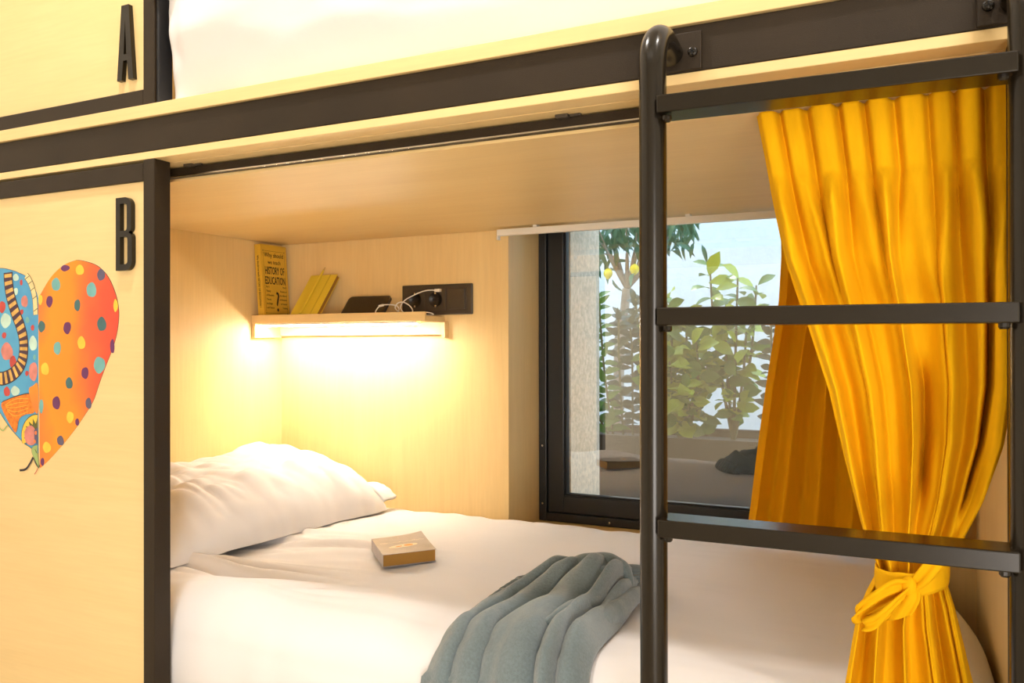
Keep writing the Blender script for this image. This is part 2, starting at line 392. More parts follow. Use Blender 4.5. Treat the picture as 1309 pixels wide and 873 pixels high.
HR = [(-1.5735, .093), (-1.5421, .1272), (-1.5180, .1450), (-1.4941, .1560), (-1.4706, .1615), (-1.4519, .1625), (-1.4107, .1533), (-1.3855, .140), (-1.366, .121), (-1.3502, .0932), (-1.3432, .069), (-1.3424, .0478), (-1.3485, .0178),
      (-1.3617, -.0124), (-1.3794, -.0429), (-1.3973, -.0767), (-1.4109, -.1046), (-1.4291, -.1267), (-1.4567, -.1556), (-1.4848, -.1818), (-1.5133, -.2053), (-1.5422, -.2278), (-1.5685, -.2450)]
hr = spline(HR, 4)
lay([(x + (.0012 if x > -1.57 else 0), z + .0006) for x, z in hr], 'x', 1); lay(hr, 'o', 2)
HL = [(-1.5735, .093), (-1.5795, .106), (-1.5914, .1225), (-1.6115, .1374), (-1.6318, .1447), (-1.6523, .1507), (-1.6939, .157), (-1.735, .149), (-1.768, .125), (-1.790, .080), (-1.795, .04), (-1.785, -.01), (-1.760, -.06),
      (-1.728, -.104), (-1.694, -.1389), (-1.6626, -.1674), (-1.6216, -.1949), (-1.6000, -.2040), (-1.5735, -.2160)]
hl = spline(HL, 4)
lay([(x - .0010, z + .001 if z > 0 else z - .001) for x, z in hl], 'x', 1); lay(hl, 'b', 2)
for d in [(-1.4922, .1493, .0123, .0063, 'p'), (-1.4501, .1438, .012, .0099, 'y'), (-1.39, .1322, .0105, .0112, 'd'), (-1.5199, .1182, .0134, .0127, 't'), (-1.4171, .1043, .0145, .0141, 't'), (-1.5666, .0896, .0065, .0102, 'y'),
          (-1.5392, .0857, .0097, .0114, 'p'), (-1.4575, .0763, .0092, .0112, 'g'), (-1.3501, .0733, .0056, .012, 'y'), (-1.5627, .0364, .0098, .0115, 'g'), (-1.4866, .0331, .0113, .012, 'p'), (-1.3883, .0388, .0125, .0135, 'g'), (-1.5161, -.0065, .0115, .0126, 't'),
          (-1.4455, .0035, .011, .0124, 'y'), (-1.3592, -.0032, .0062, .0133, 'p'), (-1.3946, -.0382, .0151, .0159, 't'), (-1.5529, -.048, .0127, .0121, 'y'), (-1.4354, -.054, .0109, .0111, 'p'), (-1.481, -.0747, .0103, .0112, 'g'), (-1.519, -.1139, .0124, .0127, 'p'),
          (-1.4254, -.112, .0089, .0105, 'd'), (-1.4782, -.1402, .0103, .0113, 'y'), (-1.4577, -.1490, .006, .007, 'p'), (-1.5066, -.1873, .0105, .0094, 'd'), (-1.5471, -.2026, .0117, .0109, 'y'), (-1.5640, -.1216, .0062, .0141, 't'), (-1.5607, -.2316, .006, .0077, 'p'),
          (-1.6431, .1365, .0091, .0073, 'm'), (-1.6263, .1257, .0045, .0058, 'r'), (-1.644, .1083, .0082, .0073, 'm'), (-1.616, .0873, .0112, .0116, 'k'), (-1.625, .0664, .0059, .0052, 'r'), (-1.607, .0497, .0062, .0064, 't'), (-1.591, .0342, .0058, .0057, 'r'),
          (-1.5892, .0027, .0119, .0149, 'm'), (-1.5848, -.0245, .0044, .0057, 't'), (-1.5890, -.0531, .0140, .0185, 'k'), (-1.6084, -.0571, .0054, .0052, 'r'), (-1.6869, .0778, .0102, .0123, 'r'), (-1.6753, .0497, .0157, .0152, 'm'), (-1.6809, .0196, .0074, .0064, 'r'),
          (-1.6716, -.0138, .0184, .0181, 'k'), (-1.6523, -.0356, .0114, .0131, 'r'), (-1.645, -.0935, .013, .010, 'm'), (-1.672, -.0955, .010, .010, 'r'), (-1.715, .10, .012, .013, 'k'), (-1.745, .05, .012, .012, 'm'), (-1.72, 0, .01, .01, 'r')]:
    dot(*d)
# the orange half turns coral towards its outer edge, as printed
t_ = PR['o'].node_tree; n_o = t_.nodes; sx_ = n_o.new('ShaderNodeSeparateXYZ'); mr_ = n_o.new('ShaderNodeMapRange'); ad_ = n_o.new('ShaderNodeMath'); rp_ = n_o.new('ShaderNodeValToRGB')
tc_ = [n for n in n_o if n.type == 'TEX_COORD'][0]; nn_ = [n for n in n_o if n.type == 'TEX_NOISE'][0]
t_.links.new(tc_.outputs['Object'], sx_.inputs[0]); t_.links.new(sx_.outputs[0], mr_.inputs[0]); mr_.inputs[1].default_value = -.722; mr_.inputs[2].default_value = -.40
ad_.operation = 'MULTIPLY_ADD'; t_.links.new(nn_.outputs['Fac'], ad_.inputs[0]); ad_.inputs[1].default_value = .55; t_.links.new(mr_.outputs[0], ad_.inputs[2]); t_.links.new(ad_.outputs[0], rp_.inputs[0])
el = rp_.color_ramp.elements; el[0].position = .22; el[0].color = (.84, .19, .04, 1); el[1].position = 1.1 / 1.0 if False else .98; el[1].color = (.72, .065, .035, 1)
for pos_, c_ in ((.38, (.92, .30, .015)), (.62, (.90, .27, .015)), (.80, (.84, .13, .035))):
    e_ = el.new(pos_); e_.color = (*c_, 1)
t_.links.new(rp_.outputs[0], n_o['Principled BSDF'].inputs['Base Color'])
# striped ribbon
bc = spline([(-1.672, .160), (-1.6684, .1505), (-1.667, .13), (-1.6624, .1065), (-1.6546, .0859), (-1.6431, .0624), (-1.6295, .039), (-1.6205, .0158), (-1.6182, -.0044), (-1.6205, -.0246), (-1.6295, -.0421), (-1.6477, -.0568), (-1.6707, -.0659), (-1.694, -.0692), (-1.72, -.062)], 6)
def band(P, hw, k, lv):
    L, R = [], []
    for i, p in enumerate(P):
        a = np.array(P[max(i - 1, 0)]); c = np.array(P[min(i + 1, len(P) - 1)]); t = (c - a) / np.linalg.norm(c - a); n = np.array((-t[1], t[0]))
        L.append(tuple(np.array(p) + n * hw)); R.append(tuple(np.array(p) - n * hw))
    lay(L + R[::-1], k, lv)
bc = bc[7:]
band(bc, .0142, 'x', 5); band(bc, .0128, 's', 6)
for i in range(1, len(bc) - 3, 4): band(bc[i:i + 3], .0118, 'c', 7)
# cream scales on the shoulder, tangerine sleeve, sunburst, pink disc, small leaf
sc = spline([(-1.611, .139), (-1.600, .128), (-1.5905, .112), (-1.5835, .09), (-1.581, .06)], 5)
band(sc, .0075, 'x', 5); band(sc, .0065, 'e', 6)
for i in range(2, len(sc), 4): band([sc[i], (sc[i][0] + .0006, sc[i][1] - .0012)], .0064, 'x', 7)
sl = spline([(-1.6895, -.1255), (-1.668, -.1120), (-1.6318, -.1030), (-1.598, -.0990), (-1.588, -.1160), (-1.5850, -.135), (-1.612, -.1400), (-1.632, -.1500), (-1.6400, -.1740), (-1.6520, -.1720)], 4, True)
lay([(x, z + .0018) for x, z in sl], 'x', 8); lay(sl, 'w', 9)
for i in range(5):
    a = i / 4
    band(spline([(-1.676 + .006 * a, -.123 - .010 * a), (-1.645, -.110 - .0085 * i), (-1.603, -.1075 - .0065 * i)], 5), .0004, 'y', 10)
lay(spline([(-1.6015, -.0905), (-1.588, -.0815), (-1.5736, -.0790), (-1.5736, -.135), (-1.588, -.125)], 4, True), 'o', 10)
dq = [(-1.5736 - .050 * cos(a) * 1.0, -.1830 + .044 * sin(a)) for a in np.linspace(radians(-22), radians(90), 12)] + [(-1.5736, -.1830)]
lay([(x - .0012, z + .0012) for x, z in dq], 'x', 11); lay(dq, 'y', 12)
zz = []
for i in range(13):
    a = radians(-25 + i * 115 / 12); r = .030 if i % 2 else .043
    zz.append((-1.5745 - r * cos(a), -.1835 + r * .9 * sin(a)))
lay(zz + [(-1.5736, -.1835)], 'v', 13)
dot(-1.5955, -.1815, .0195, .0200, 'k', 14, .03)
lay([(-1.5840, -.170), (-1.5736, -.164), (-1.5736, -.198), (-1.583, -.195)], 'd', 15); dot(-1.5790, -.175, .0035, .004, 'o', 16); dot(-1.582, -.1925, .0035, .0035, 'o', 16)
lf = spline([(-1.5736, -.1990), (-1.588, -.2030), (-1.5915, -.2120), (-1.586, -.2230), (-1.576, -.2360), (-1.5695, -.2440)], 4) + [(-1.5736, -.215)]
lay([(x - .0008, z) for x, z in lf], 'x', 14); lay(lf, 'l', 15); lay([(-1.581, -.207), (-1.577, -.213), (-1.576, -.206), (-1.5765, -.216), (-1.5815, -.209)], 'x', 16)
band(spline([(-1.588, -.2245), (-1.600, -.2400), (-1.612, -.2500), (-1.630, -.2530)], 5), .0022, 'x', 12); band(spline([(-1.585, -.2235), (-1.578, -.235), (-1.569, -.243)], 5), .0032, 'x', 13)
band(spline([(-1.574, -.245), (-1.578, -.252), (-1.584, -.258)], 4), .0008, 'r', 12)
band(spline([(-1.700, -.165), (-1.690, -.1735), (-1.682, -.1750), (-1.674, -.168), (-1.668, -.164)], 5), .0012, 'l', 12)
hp = hb.build('heart_print', [PR[k] for k in KEY], pB)
hp['label'] = 'heart-shaped painted print, orange with dots on the right half and blue patterned on the left'

# ------------------------------------------------------------------ ladder
lad = thing('ladder', (-.1, .98, 0), 'dark bronze tube ladder with flat rungs hooked on the bunk beam', 'ladder')
def rail(x, name='rail'):
    P = [(x, .98, 0), (x, .98, .6), (x, .98, CZ + .33)] + [(x, .98 + .045 * (1 - cos(a)), CZ + .337 + .045 * sin(a)) for a in np.linspace(0, pi / 2, 9)]
    P += [(x, 1.045, CZ + .379), (x, 1.062, CZ + .375)]
    o = MB().tube(P, .0165, 24).build(name, TUBE, lad); auto_smooth(o, 50); return o
xl, xr = -.2882, .0985
rail(xl); rail(xr)
rungs = [((-.2750, .0900), (.2830, .2790))]
for k, (zl, zr) in enumerate(((.2825, .2785), (.0323, .0304), (-.2173, -.2167), (-.467, -.4665), (-.717, -.7165))):
    b = MB()
    h = .0104
    ex = Vector((.365, 0, zr - zl)); ex.normalize()
    b.box(0, .3665, 0, .047, -h, h, .0015, O=(-.2767, .955, CZ + (zl + zr) / 2 - ex.z * .18), ex=ex, ez=(0, 0, 1))
    rg = b.build('rung', TUBE, lad)
    for x in (xl + .021, xr - .021):
        b = MB(); b.lathe([(0, -.007), (.004, -.007), (.0055, -.005), (.0055, 0), (0, 0)], (x, .968, CZ + (zl + zr) / 2 - h), (0, 0, 1), 10)
        b.build('bolt', TUBE, rg)
for x in (xl + .0008, xr):
    pl = box('mounting_plate', x - .0385, x + .0385, 1.0645, YF - .0003, CZ + .3535, CZ + .4025, STEEL, lad, .0015)
    for sx in (-.0275, .0275):
        b = MB(); b.lathe([(0, .0042), (.004, .0042), (.006, .0030), (.0066, 0)], (x + sx, 1.0645, CZ + .3755), (0, -1, 0), 16)
        b.box(-.0042, .0042, -.0048, -.0038, -.0008, .0008, O=(x + sx, 1.0645, CZ + .3755), mi=1).box(-.0008, .0008, -.0048, -.0038, -.0042, .0042, O=(x + sx, 1.0645, CZ + .3755), mi=1)
        b.build('screw', [TUBE, ALU2], pl)

# ------------------------------------------------------------------ curtain rails
tr = thing('curtain_track', (-.55, 1.148, CZ + .32), 'black curtain track screwed under the front edge of the upper bunk', 'curtain rail')
box('track', -1.31, XR - .001, 1.1405, 1.1555, CZ + .3182, CZ + .3352, STEEL, tr, .001)
box('groove_lip', -1.309, XR - .002, 1.1395, 1.1404, CZ + .3182, CZ + .3205, CHROME, tr)
for x in (-1.222, -.468):
    k = MB(); k.box(x - .012, x + .008, 1.128, 1.1404, CZ + .3322, CZ + .3374, .0008); k.box(x + .009, x + .026, 1.134, 1.1404, CZ + .334, CZ + .3374, .0008); k.build('clip', BLACK, tr)
wt = thing('window_curtain_rail', (-.5, 2.0, CZ + .286), 'slim white curtain rail fixed across the top of the window niche', 'curtain rail')
box('rail', -1.018, XR - .004, 1.992, 2.008, CZ + .2905, CZ + .3075, WHITE, wt, .0012)
k = MB(); k.box(-1.0175, -1.0125, 1.990, 2.004, CZ + .2795, CZ + .2903, .001); k.lathe([(0, .0008), (.0014, .0008), (.0014, 0)], (-1.015, 1.990, CZ + .284), (0, -1, 0), 8); k.build('end_stop', WHITE, wt)
for x in (-.905, -.5, -.12):
    box('bracket', x - .006, x + .006, 1.990, 2.010, CZ + .3078, ZCL - .0004, WHITE, wt, .0008)

# ------------------------------------------------------------------ mattresses, duvets
mt = thing('mattress', (-.85, 1.58, .30), 'lower bunk mattress lying under the white duvet', 'mattress')
box('mattress_body', XL + .004, XR - .10, 1.135, YB - .012, .30, CZ - .535, SHEET, mt, .02)
box('slat_platform', XL + E, XR - E, 1.11, YB - E, .22, .298, WX, bunk)
rnd = random.Random(5)
def duvet_z(x, y):
    """top surface of the lower duvet without edge rounding"""
    z = CZ - .470
    z += .010 * nz(x * 2.1, y * 2.1, 3) + .009 * nz(x * 4, y * 6.5, 9)
    # creases fanning out from under the pillow
    mk = float(sm(-.85, -1.35, x) * sm(1.16, 1.32, y) * sm(1.80, 1.55, y))
    q = y - .16 * (x + 1.4)
    z += mk * .030 * (abs(nz(x * 2.2, q * 21, 1)) * 1.6 - .5)
    z += float(sm(-.6, -1.1, x)) * .004 * nz(x * 3, q * 12, 7)
    # gathered hem along the back wall
    bk = float(sm(1.90, 2.0, y)); z += bk * .008 * nz(x * 16, y * 9, 2)
    z += .0007 * nz(x * 5, y * 34, 5)
    # plump front corner beside the post
    z += .022 * math.exp(-((x + 1.17) / .12) ** 2 - ((y - 1.20) / .06) ** 2) - .020 * math.exp(-((x + 1.27) / .09) ** 2 - ((y - 1.30) / .05) ** 2)
    return z
xs = np.linspace(XL + .008, XR - .006, 250)
prof = []   # (y, dz, top weight, ny)
R1 = .075; y0 = 1.122
for t in np.linspace(0, 1, 14): prof.append((y0 - .006 * sin(t * pi), -.20 + (.20 - R1) * t, 0, -1))
for a in np.linspace(0, pi / 2, 16)[1:]: prof.append((y0 + R1 * (1 - cos(a)), -R1 * (1 - sin(a)), sin(a) ** 2, -cos(a)))
R2 = .045
for t in np.linspace(y0 + R1, YB - .012 - R2, 130)[1:]: prof.append((t, 0, 1, 0))
for a in np.linspace(0, pi / 2, 12)[1:]: prof.append((YB - .012 - R2 * (1 - sin(a)), -R2 * (1 - cos(a)), cos(a), 0))
prof.append((YB - .012, -.075, 0, 0))
G = []
for x in xs:
    row = []
    for (y, dz, wt_, ny) in prof:
        xe = XR - .004 - .075 * float(sm(1.45, 2.04, y)) ** 1.6
        xx = XL + .008 + (x - (XL + .008)) / (XR - .006 - XL - .008) * (xe - XL - .008)
        e = max(0., (xx - (xe - .09)) / .09); ed = -.062 * (1 - math.sqrt(max(0., 1 - e * e)))
        z = duvet_z(xx, y) if wt_ > 0 else duvet_z(xx, 1.2)
        z = (CZ - .47) * (1 - wt_) + z * wt_ + dz + ed
        yy = y + (ny * (.010 * nz(xx * 4, z * 7, 4) + .004 * nz(xx * 15, z * 6, 8)) if ny else 0)
        row.append((xx, max(yy, 1.1085), z))
    G.append(row)
b = MB(); b.grid(G)
# underside closes the duvet
nu, nv = len(G), len(G[0])
low = [(G[0][0][0], 1.128, CZ - .532), (XR - .16, 1.128, CZ - .532), (XR - .22, YB - .014, CZ - .532), (G[0][0][0], YB - .014, CZ - .532)]
b.add(low, [(0, 3, 2, 1)])
dv = b.build('duvet', LINEN, None, True); tag(dv, 'white duvet spread over the lower bunk, front edge hanging down', 'duvet')

# upper bunk bedding
um = thing('mattress', (-.55, 1.6, CZ + .4365), 'upper bunk mattress under the white duvet by the letter A panel', 'mattress')
box('mattress_body', PX1 + .06, XR - .01, 1.14, YB - .01, CZ + .4365, CZ + .57, SHEET, um, .02)
G = []
for i, x in enumerate(np.linspace(-1.2500, XR - .01, 200)):
    row = []; u = (x + 1.2500) / (XR - .01 + 1.2500)
    for j, t in enumerate(np.linspace(0, 1, 70)):
        if t < .62:
            z = .4372 + t / .62 * .20
            bul = (.016 + .032 * float(sm(.02, .07, u))) * sin(min(1, (z - .4372) / .15) * pi / 2)
            y = 1.098 + .014 * float(sm(.02, .07, u)) - bul + .012 * nz(x * 3, z * 5, 11)
            q = z - .25 * (x + 1.2) * max(0, 1 - (x + 1.2) / .5)
            y += .006 * nz(x * 2.2, q * 20, 12) + .0035 * nz(x * 9, z * 24, 13)
            if u < .03: y += .038 * (1 - u / .03) ** 2
        else:
            a = (t - .62) / .38
            z = .6372 + .05 * sin(min(1, a * 2.5) * pi / 2) + .012 * nz(x * 3, a * 4, 14)
            y = 1.064 + .9 * max(0, a - .02) ** 1.3
        xo = x
        if i < 12: xo = x + .013 * (1 - i / 12) * sin(min(1, (z - .4372) / .17) * pi)
        row.append((xo, min(y, YB - .012), CZ + z))
    G.append(row)
ud = MB().grid(G).build('duvet', LINEN, None, True); solidify(ud, .004, -1)
tag(ud, 'white duvet on the upper bunk hanging above the beam', 'duvet')

# ------------------------------------------------------------------ pillow
G = []
def pil(u, v, side):
    """u across (0 at the wall .. 1 toward the foot), v along the bunk (0 front .. 1 back)"""
    a = 2 * u - 1; c = 2 * v - 1
    hh = max(0., (1 - abs(a) ** 3.0)) ** .54 * max(0., (1 - abs(c) ** 6.5)) ** .42
    pinch = 1 - .05 * (1 - c * c) ; pin2 = 1 - .06 * (1 - a * a)
    X0 = -1.595; Y0 = 1.618
    ax = Vector((.215 * a * (1 - .10 * (1 - abs(c)))), ) if False else None
    x = .225 * a * (1 - .06 * (1 - c * c)) + (.010 * nz(c * 3.2, 7, 2) + .004 * nz(c * 9, 3, 2)) * abs(a); y = .358 * c * (1 - .045 * (1 - a * a))
    th = radians(-5); xr_, yr_ = x * cos(th) - y * sin(th), x * sin(th) + y * cos(th)
    if side > 0:
        z = .168 * hh * (1.0 - .14 * a)
        z *= 1 + .10 * c
        z += hh * (.006 * nz(x * 7, y * 5, 21) + .013 * (abs(nz(x * 5 + y * 9, y * 4 - x * 12, 22)) * 2 - .6) + .009 * (abs(nz(x * 9 - y * 14, y * 6 + x * 5, 24)) * 2 - .6) + .004 * nz(x * 16, y * 22, 23))
        z -= .0045 * math.exp(-((a - .02 + .10 * c) / .018) ** 2) * hh
    else: z = -.012 * hh
    return X0 + xr_, Y0 + yr_, z
top = [[pil(u, v, 1) for v in np.linspace(0, 1, 110)] for u in np.linspace(0, 1, 90)]
bot = [[pil(u, v, -1) for v in np.linspace(0, 1, 40)] for u in np.linspace(0, 1, 30)]
zp = CZ - .466
b = MB(); b.grid([[(x, y, zp + z) for x, y, z in r] for r in top]); b.grid([[(x, y, zp + z) for x, y, z in r[::-1]] for r in bot])
pl = b.build('pillow', LINEN, None, True); tag(pl, 'white pillow with rumpled case at the head of the lower bunk', 'pillow')
# loose open end of the pillowcase toward the back wall
G = []
for s in np.linspace(0, 1, 40):
    row = []
    for t in np.linspace(0, 1, 14):
        x = -1.462 + .105 * s + .016 * t; y = 1.945 + .040 * t + .006 * s
        z = zp + .008 + .058 * sin(pi * (.25 + .70 * s)) ** .8 * (1 - .2 * t) + .012 * t * s + .007 * nz(s * 6, t * 2, 31)
        row.append((x, y, z))
    G.append(row)
fl = MB().grid(G).build('pillowcase_end', LINEN, pl, True); solidify(fl, .012, 0)

# ------------------------------------------------------------------ curtains
def fold_wave(ph, sharp):
    """-1..1 pleat profile: rounded crests, tight valleys"""
    f = (math.sin(math.pi * ph) ** 2 + .05) ** (sharp / 2)
    return 2 * f - 1
ztop, zbot, ztie = .3085, -.458, -.285
lb = np.array([(.3085, -.196), (.20, -.176), (.108, -.157), (.02, -.128), (-.061, -.103), (-.15, -.084), (-.235, -.064), (-.285, -.046), (-.315, -.060), (-.345, -.071), (-.43, -.084), (-.458, -.088)])
rb_ = np.array([(.3085, .106), (.20, .106), (.05, .106), (-.05, .100), (-.12, .088), (-.187, .067), (-.24, .045), (-.285, .028), (-.32, .038), (-.36, .047), (-.43, .062), (-.458, .066)])
def crv(tab, z): return np.interp(-z, -tab[:, 0], tab[:, 1])
NF = 9
amps = [.9, .6, 1.2, .7, 1.1, .55, .8, 1.25, .9, 1.0]
G = []
NS, NT = 420, 190
for s in np.linspace(0, 1, NS):
    row = []
    for t in np.linspace(0, 1, NT):
        z = ztop + (zbot - ztop) * t
        L, R = crv(lb, z), crv(rb_, z)
        hd = 1 - sm(.085, .105, ztop - z)                     # stiff header
        pin = math.exp(-((ztop - z - .098) / .022) ** 2)
        d = max(0., ztop - z - .09)
        wr = (.62 * nz(s * 2.6, t * 1.3, 41) + .22 * nz(s * 6, t * 2.4, 42)) * min(1, d / .14)
        ph = s * NF + .42 * nz(s * 3.7, 0, 44) + wr
        k = int(min(NF, max(0, math.floor(ph)))); fr = ph - math.floor(ph)
        kn = min(k + 1, NF) if fr >= .5 else max(k - 1, 0)
        am = amps[k] * (1 - abs(2 * fr - 1)) + .5 * (amps[k] + amps[kn]) * abs(2 * fr - 1)
        soft = fold_wave(ph, .62)
        boxy = math.tanh(4.5 * (abs(math.sin(pi * ph)) - .38)) 
        ph2 = ph * .5 + .35 + .3 * nz(s * 2.3, t * 1.5, 46)
        mg = .62 * min(1, d / .16)
        soft = soft * (1 - mg) + fold_wave(ph2, .7) * mg * 1.25
        f = boxy * hd + soft * (1 - hd)
        tie = math.exp(-((z - ztie) / .07) ** 2)
        amp = (.012 * hd + (.034 * (1 - hd))) * am * (1 - .45 * pin) * (1 - .35 * tie)
        small = .0016 * math.sin(2 * pi * (ph * 2.0 + .6 * nz(s * 4, t * 5, 43))) * (1 - hd) * min(1, d / .05)
        crease = -.006 * pin * abs(math.sin(pi * ph)) + .005 * math.exp(-((ztop - z - .128 - .012 * nz(k * 3.3, 1, 5)) / .014) ** 2) * (fr - .5) * sin(pi * fr)
        bul = .030 * tie * math.sin(pi * s) ** .8                # bundle is round where it is tied
        y = 1.153 - amp * f * 1.0 - small + crease - bul + .012 * tie
        # two deep gaps where folds part
        y += .050 * math.exp(-((s - .865 - .02 * z) / .022) ** 2) * float(sm(.16, .02, z) * sm(-.23, -.16, z)) + .035 * math.exp(-((s - .56) / .016) ** 2) * float(sm(.0, -.06, z) * sm(-.22, -.15, z))
        fl = .006 * (1 - hd) * min(1, d / .1)
        x = L + (R - L) * s + fl * math.sin(2 * pi * ph2 * 1.0) * (1 - .5 * tie) * math.sin(pi * min(1, max(0, s))) ** .5
        # never reach through the right wall or the ceiling panel edge
        x = min(x, XR - .004); 
        if ztop - z < .03: y = min(y, 1.165)
        row.append((x, y, CZ + z))
    G.append(row)
YS = np.array([[p[1] for p in r] for r in G]); ker = np.exp(-(np.arange(-9, 10) / 3.2) ** 2); ker /= ker.sum()
YP = np.pad(YS, ((9, 9), (0, 0)), mode='edge'); YS = sum(ker[i] * YP[i:i + NS] for i in range(19))
G = [[(p[0], float(YS[i, j]), p[2]) for j, p in enumerate(r)] for i, r in enumerate(G)]
mc = thing('curtain', (-.05, 1.15, CZ - .46), 'mustard yellow curtain tied in a bow behind the ladder', 'curtain')
cl = MB().grid(G).build('curtain_cloth', CURT, mc, True); solidify(cl, .0014, 0)
# tie band around the bundle
G = []
for a in np.linspace(0, 2 * pi, 61)[:-1]:
    row = []
    for k, v in enumerate(np.linspace(-1, 1, 7)):
        rx, ry = .0405 + .001 * (1 - v * v), .040 + .001 * (1 - v * v)
        x = -.0085 + rx * cos(a); y = 1.140 + ry * sin(a)
        z = CZ - .2835 + .0145 * v - .004 * cos(a) * -2 + .0025 * nz(a * 2, v * 3, 51) + .004 * sin(a)
        row.append((x, y - .001 * nz(a * 5, v, 5), z))
    G.append(row)
tb = MB().grid(G, closed_u=True).build('tie_band', CURT, mc, True); solidify(tb, .0016, 0)
def ribbon(name, P, W, n=10, fold=.004):
    """P: centre points, W: half-width vectors"""
    P = spline(P, n); W = spline(W, n); G = []
    for i, (p, q) in enumerate(zip(P, W)):
        p = Vector(p); q = Vector(q); t = (Vector(P[min(i + 1, len(P) - 1)]) - Vector(P[max(i - 1, 0)])).normalized(); nn = t.cross(q).normalized()
        G.append([tuple(p + q * v + nn * fold * (cos(v * 4.2 + i * .05) * .6)) for v in np.linspace(-1, 1, 9)])
    o = MB().grid(G).build(name, CURT, mc, True); solidify(o, .0016, 0); return o
kx, kz = -.009, CZ - .2870
ribbon('bow_loop', [(kx, 1.098, kz), (-.030, 1.086, CZ - .289), (-.052, 1.080, CZ - .305), (-.0675, 1.084, CZ - .3215), (-.064, 1.094, CZ - .330), (-.045, 1.098, CZ - .318), (-.025, 1.100, CZ - .303), (kx, 1.102, kz - .004)],
       [(.001, -.002, .006), (.003, -.003, .010), (.005, -.003, .011), (.004, -.001, .0115), (.003, .001, .011), (.003, .002, .011), (.002, .001, .009), (.001, 0, .006)])
ribbon('bow_loop', [(kx, 1.096, kz - .002), (-.028, 1.085, CZ - .309), (-.046, 1.082, CZ - .330), (-.060, 1.088, CZ - .3375), (-.052, 1.097, CZ - .333), (-.032, 1.099, CZ - .322), (kx, 1.101, kz - .006)],
       [(.002, -.002, .006), (.004, -.004, .010), (.003, -.003, .0115), (.001, 0, .009), (.002, .001, .010), (.003, .001, .010), (.001, 0, .006)])
ribbon('bow_tail', [(kx + .002, 1.096, kz - .004), (-.012, 1.092, CZ - .306), (-.022, 1.094, CZ - .328)], [(.006, -.002, .003), (.0125, -.002, .004), (.0135, -.002, .006)])
ribbon('bow_tail', [(kx + .004, 1.098, kz), (.006, 1.093, CZ - .272), (.022, 1.098, CZ - .250), (.030, 1.104, CZ - .238)], [(.003, -.001, -.006), (.004, -.002, -.009), (.004, -.002, -.010), (.006, -.001, -.010)])
b = MB(); Gk = []
for a in np.linspace(0, 2 * pi, 21)[:-1]:
    Gk.append([(kx + .009 * sin(q) * cos(a) - .002, 1.097 - .008 * sin(q) * sin(a), kz - .002 + .0125 * cos(q)) for q in np.linspace(.01, pi - .01, 11)])
b.grid(Gk, closed_u=True).build('bow_knot', CURT, mc, True)

# window curtain: hangs from the white rail against the niche
G = []
lw_ = np.array([(.2885, -.283), (.20, -.283), (.10, -.288), (0, -.302), (-.1, -.318), (-.25, -.338), (-.42, -.358)])
for s in np.linspace(0, 1, 260):
    row = []
    for t in np.linspace(0, 1, 110):
        z = .2885 - .7225 * t; L = crv(lw_, z); R = .085
        ph = s * 6.5 + .25 * nz(s * 3, t * 2, 61) * t
        f = fold_wave(ph, .8)
        y = 1.985 - (.010 + .012 * min(1, t * 3)) * f + .004 * nz(s * 9, t * 4, 62)
        if t > .92: y -= .004 * sin((t - .92) / .08 * pi)
        row.append((L + (R - L) * s ** 1.15 + .006 * sin(2 * pi * ph) * min(1, t * 4) * min(1, s * 12), y, CZ + z))
    G.append(row)
wc = MB().grid(G).build('window_curtain', CURT2, None, True); solidify(wc, .0014, 0)
tag(wc, 'mustard yellow curtain hanging loose at the right of the window', 'curtain')

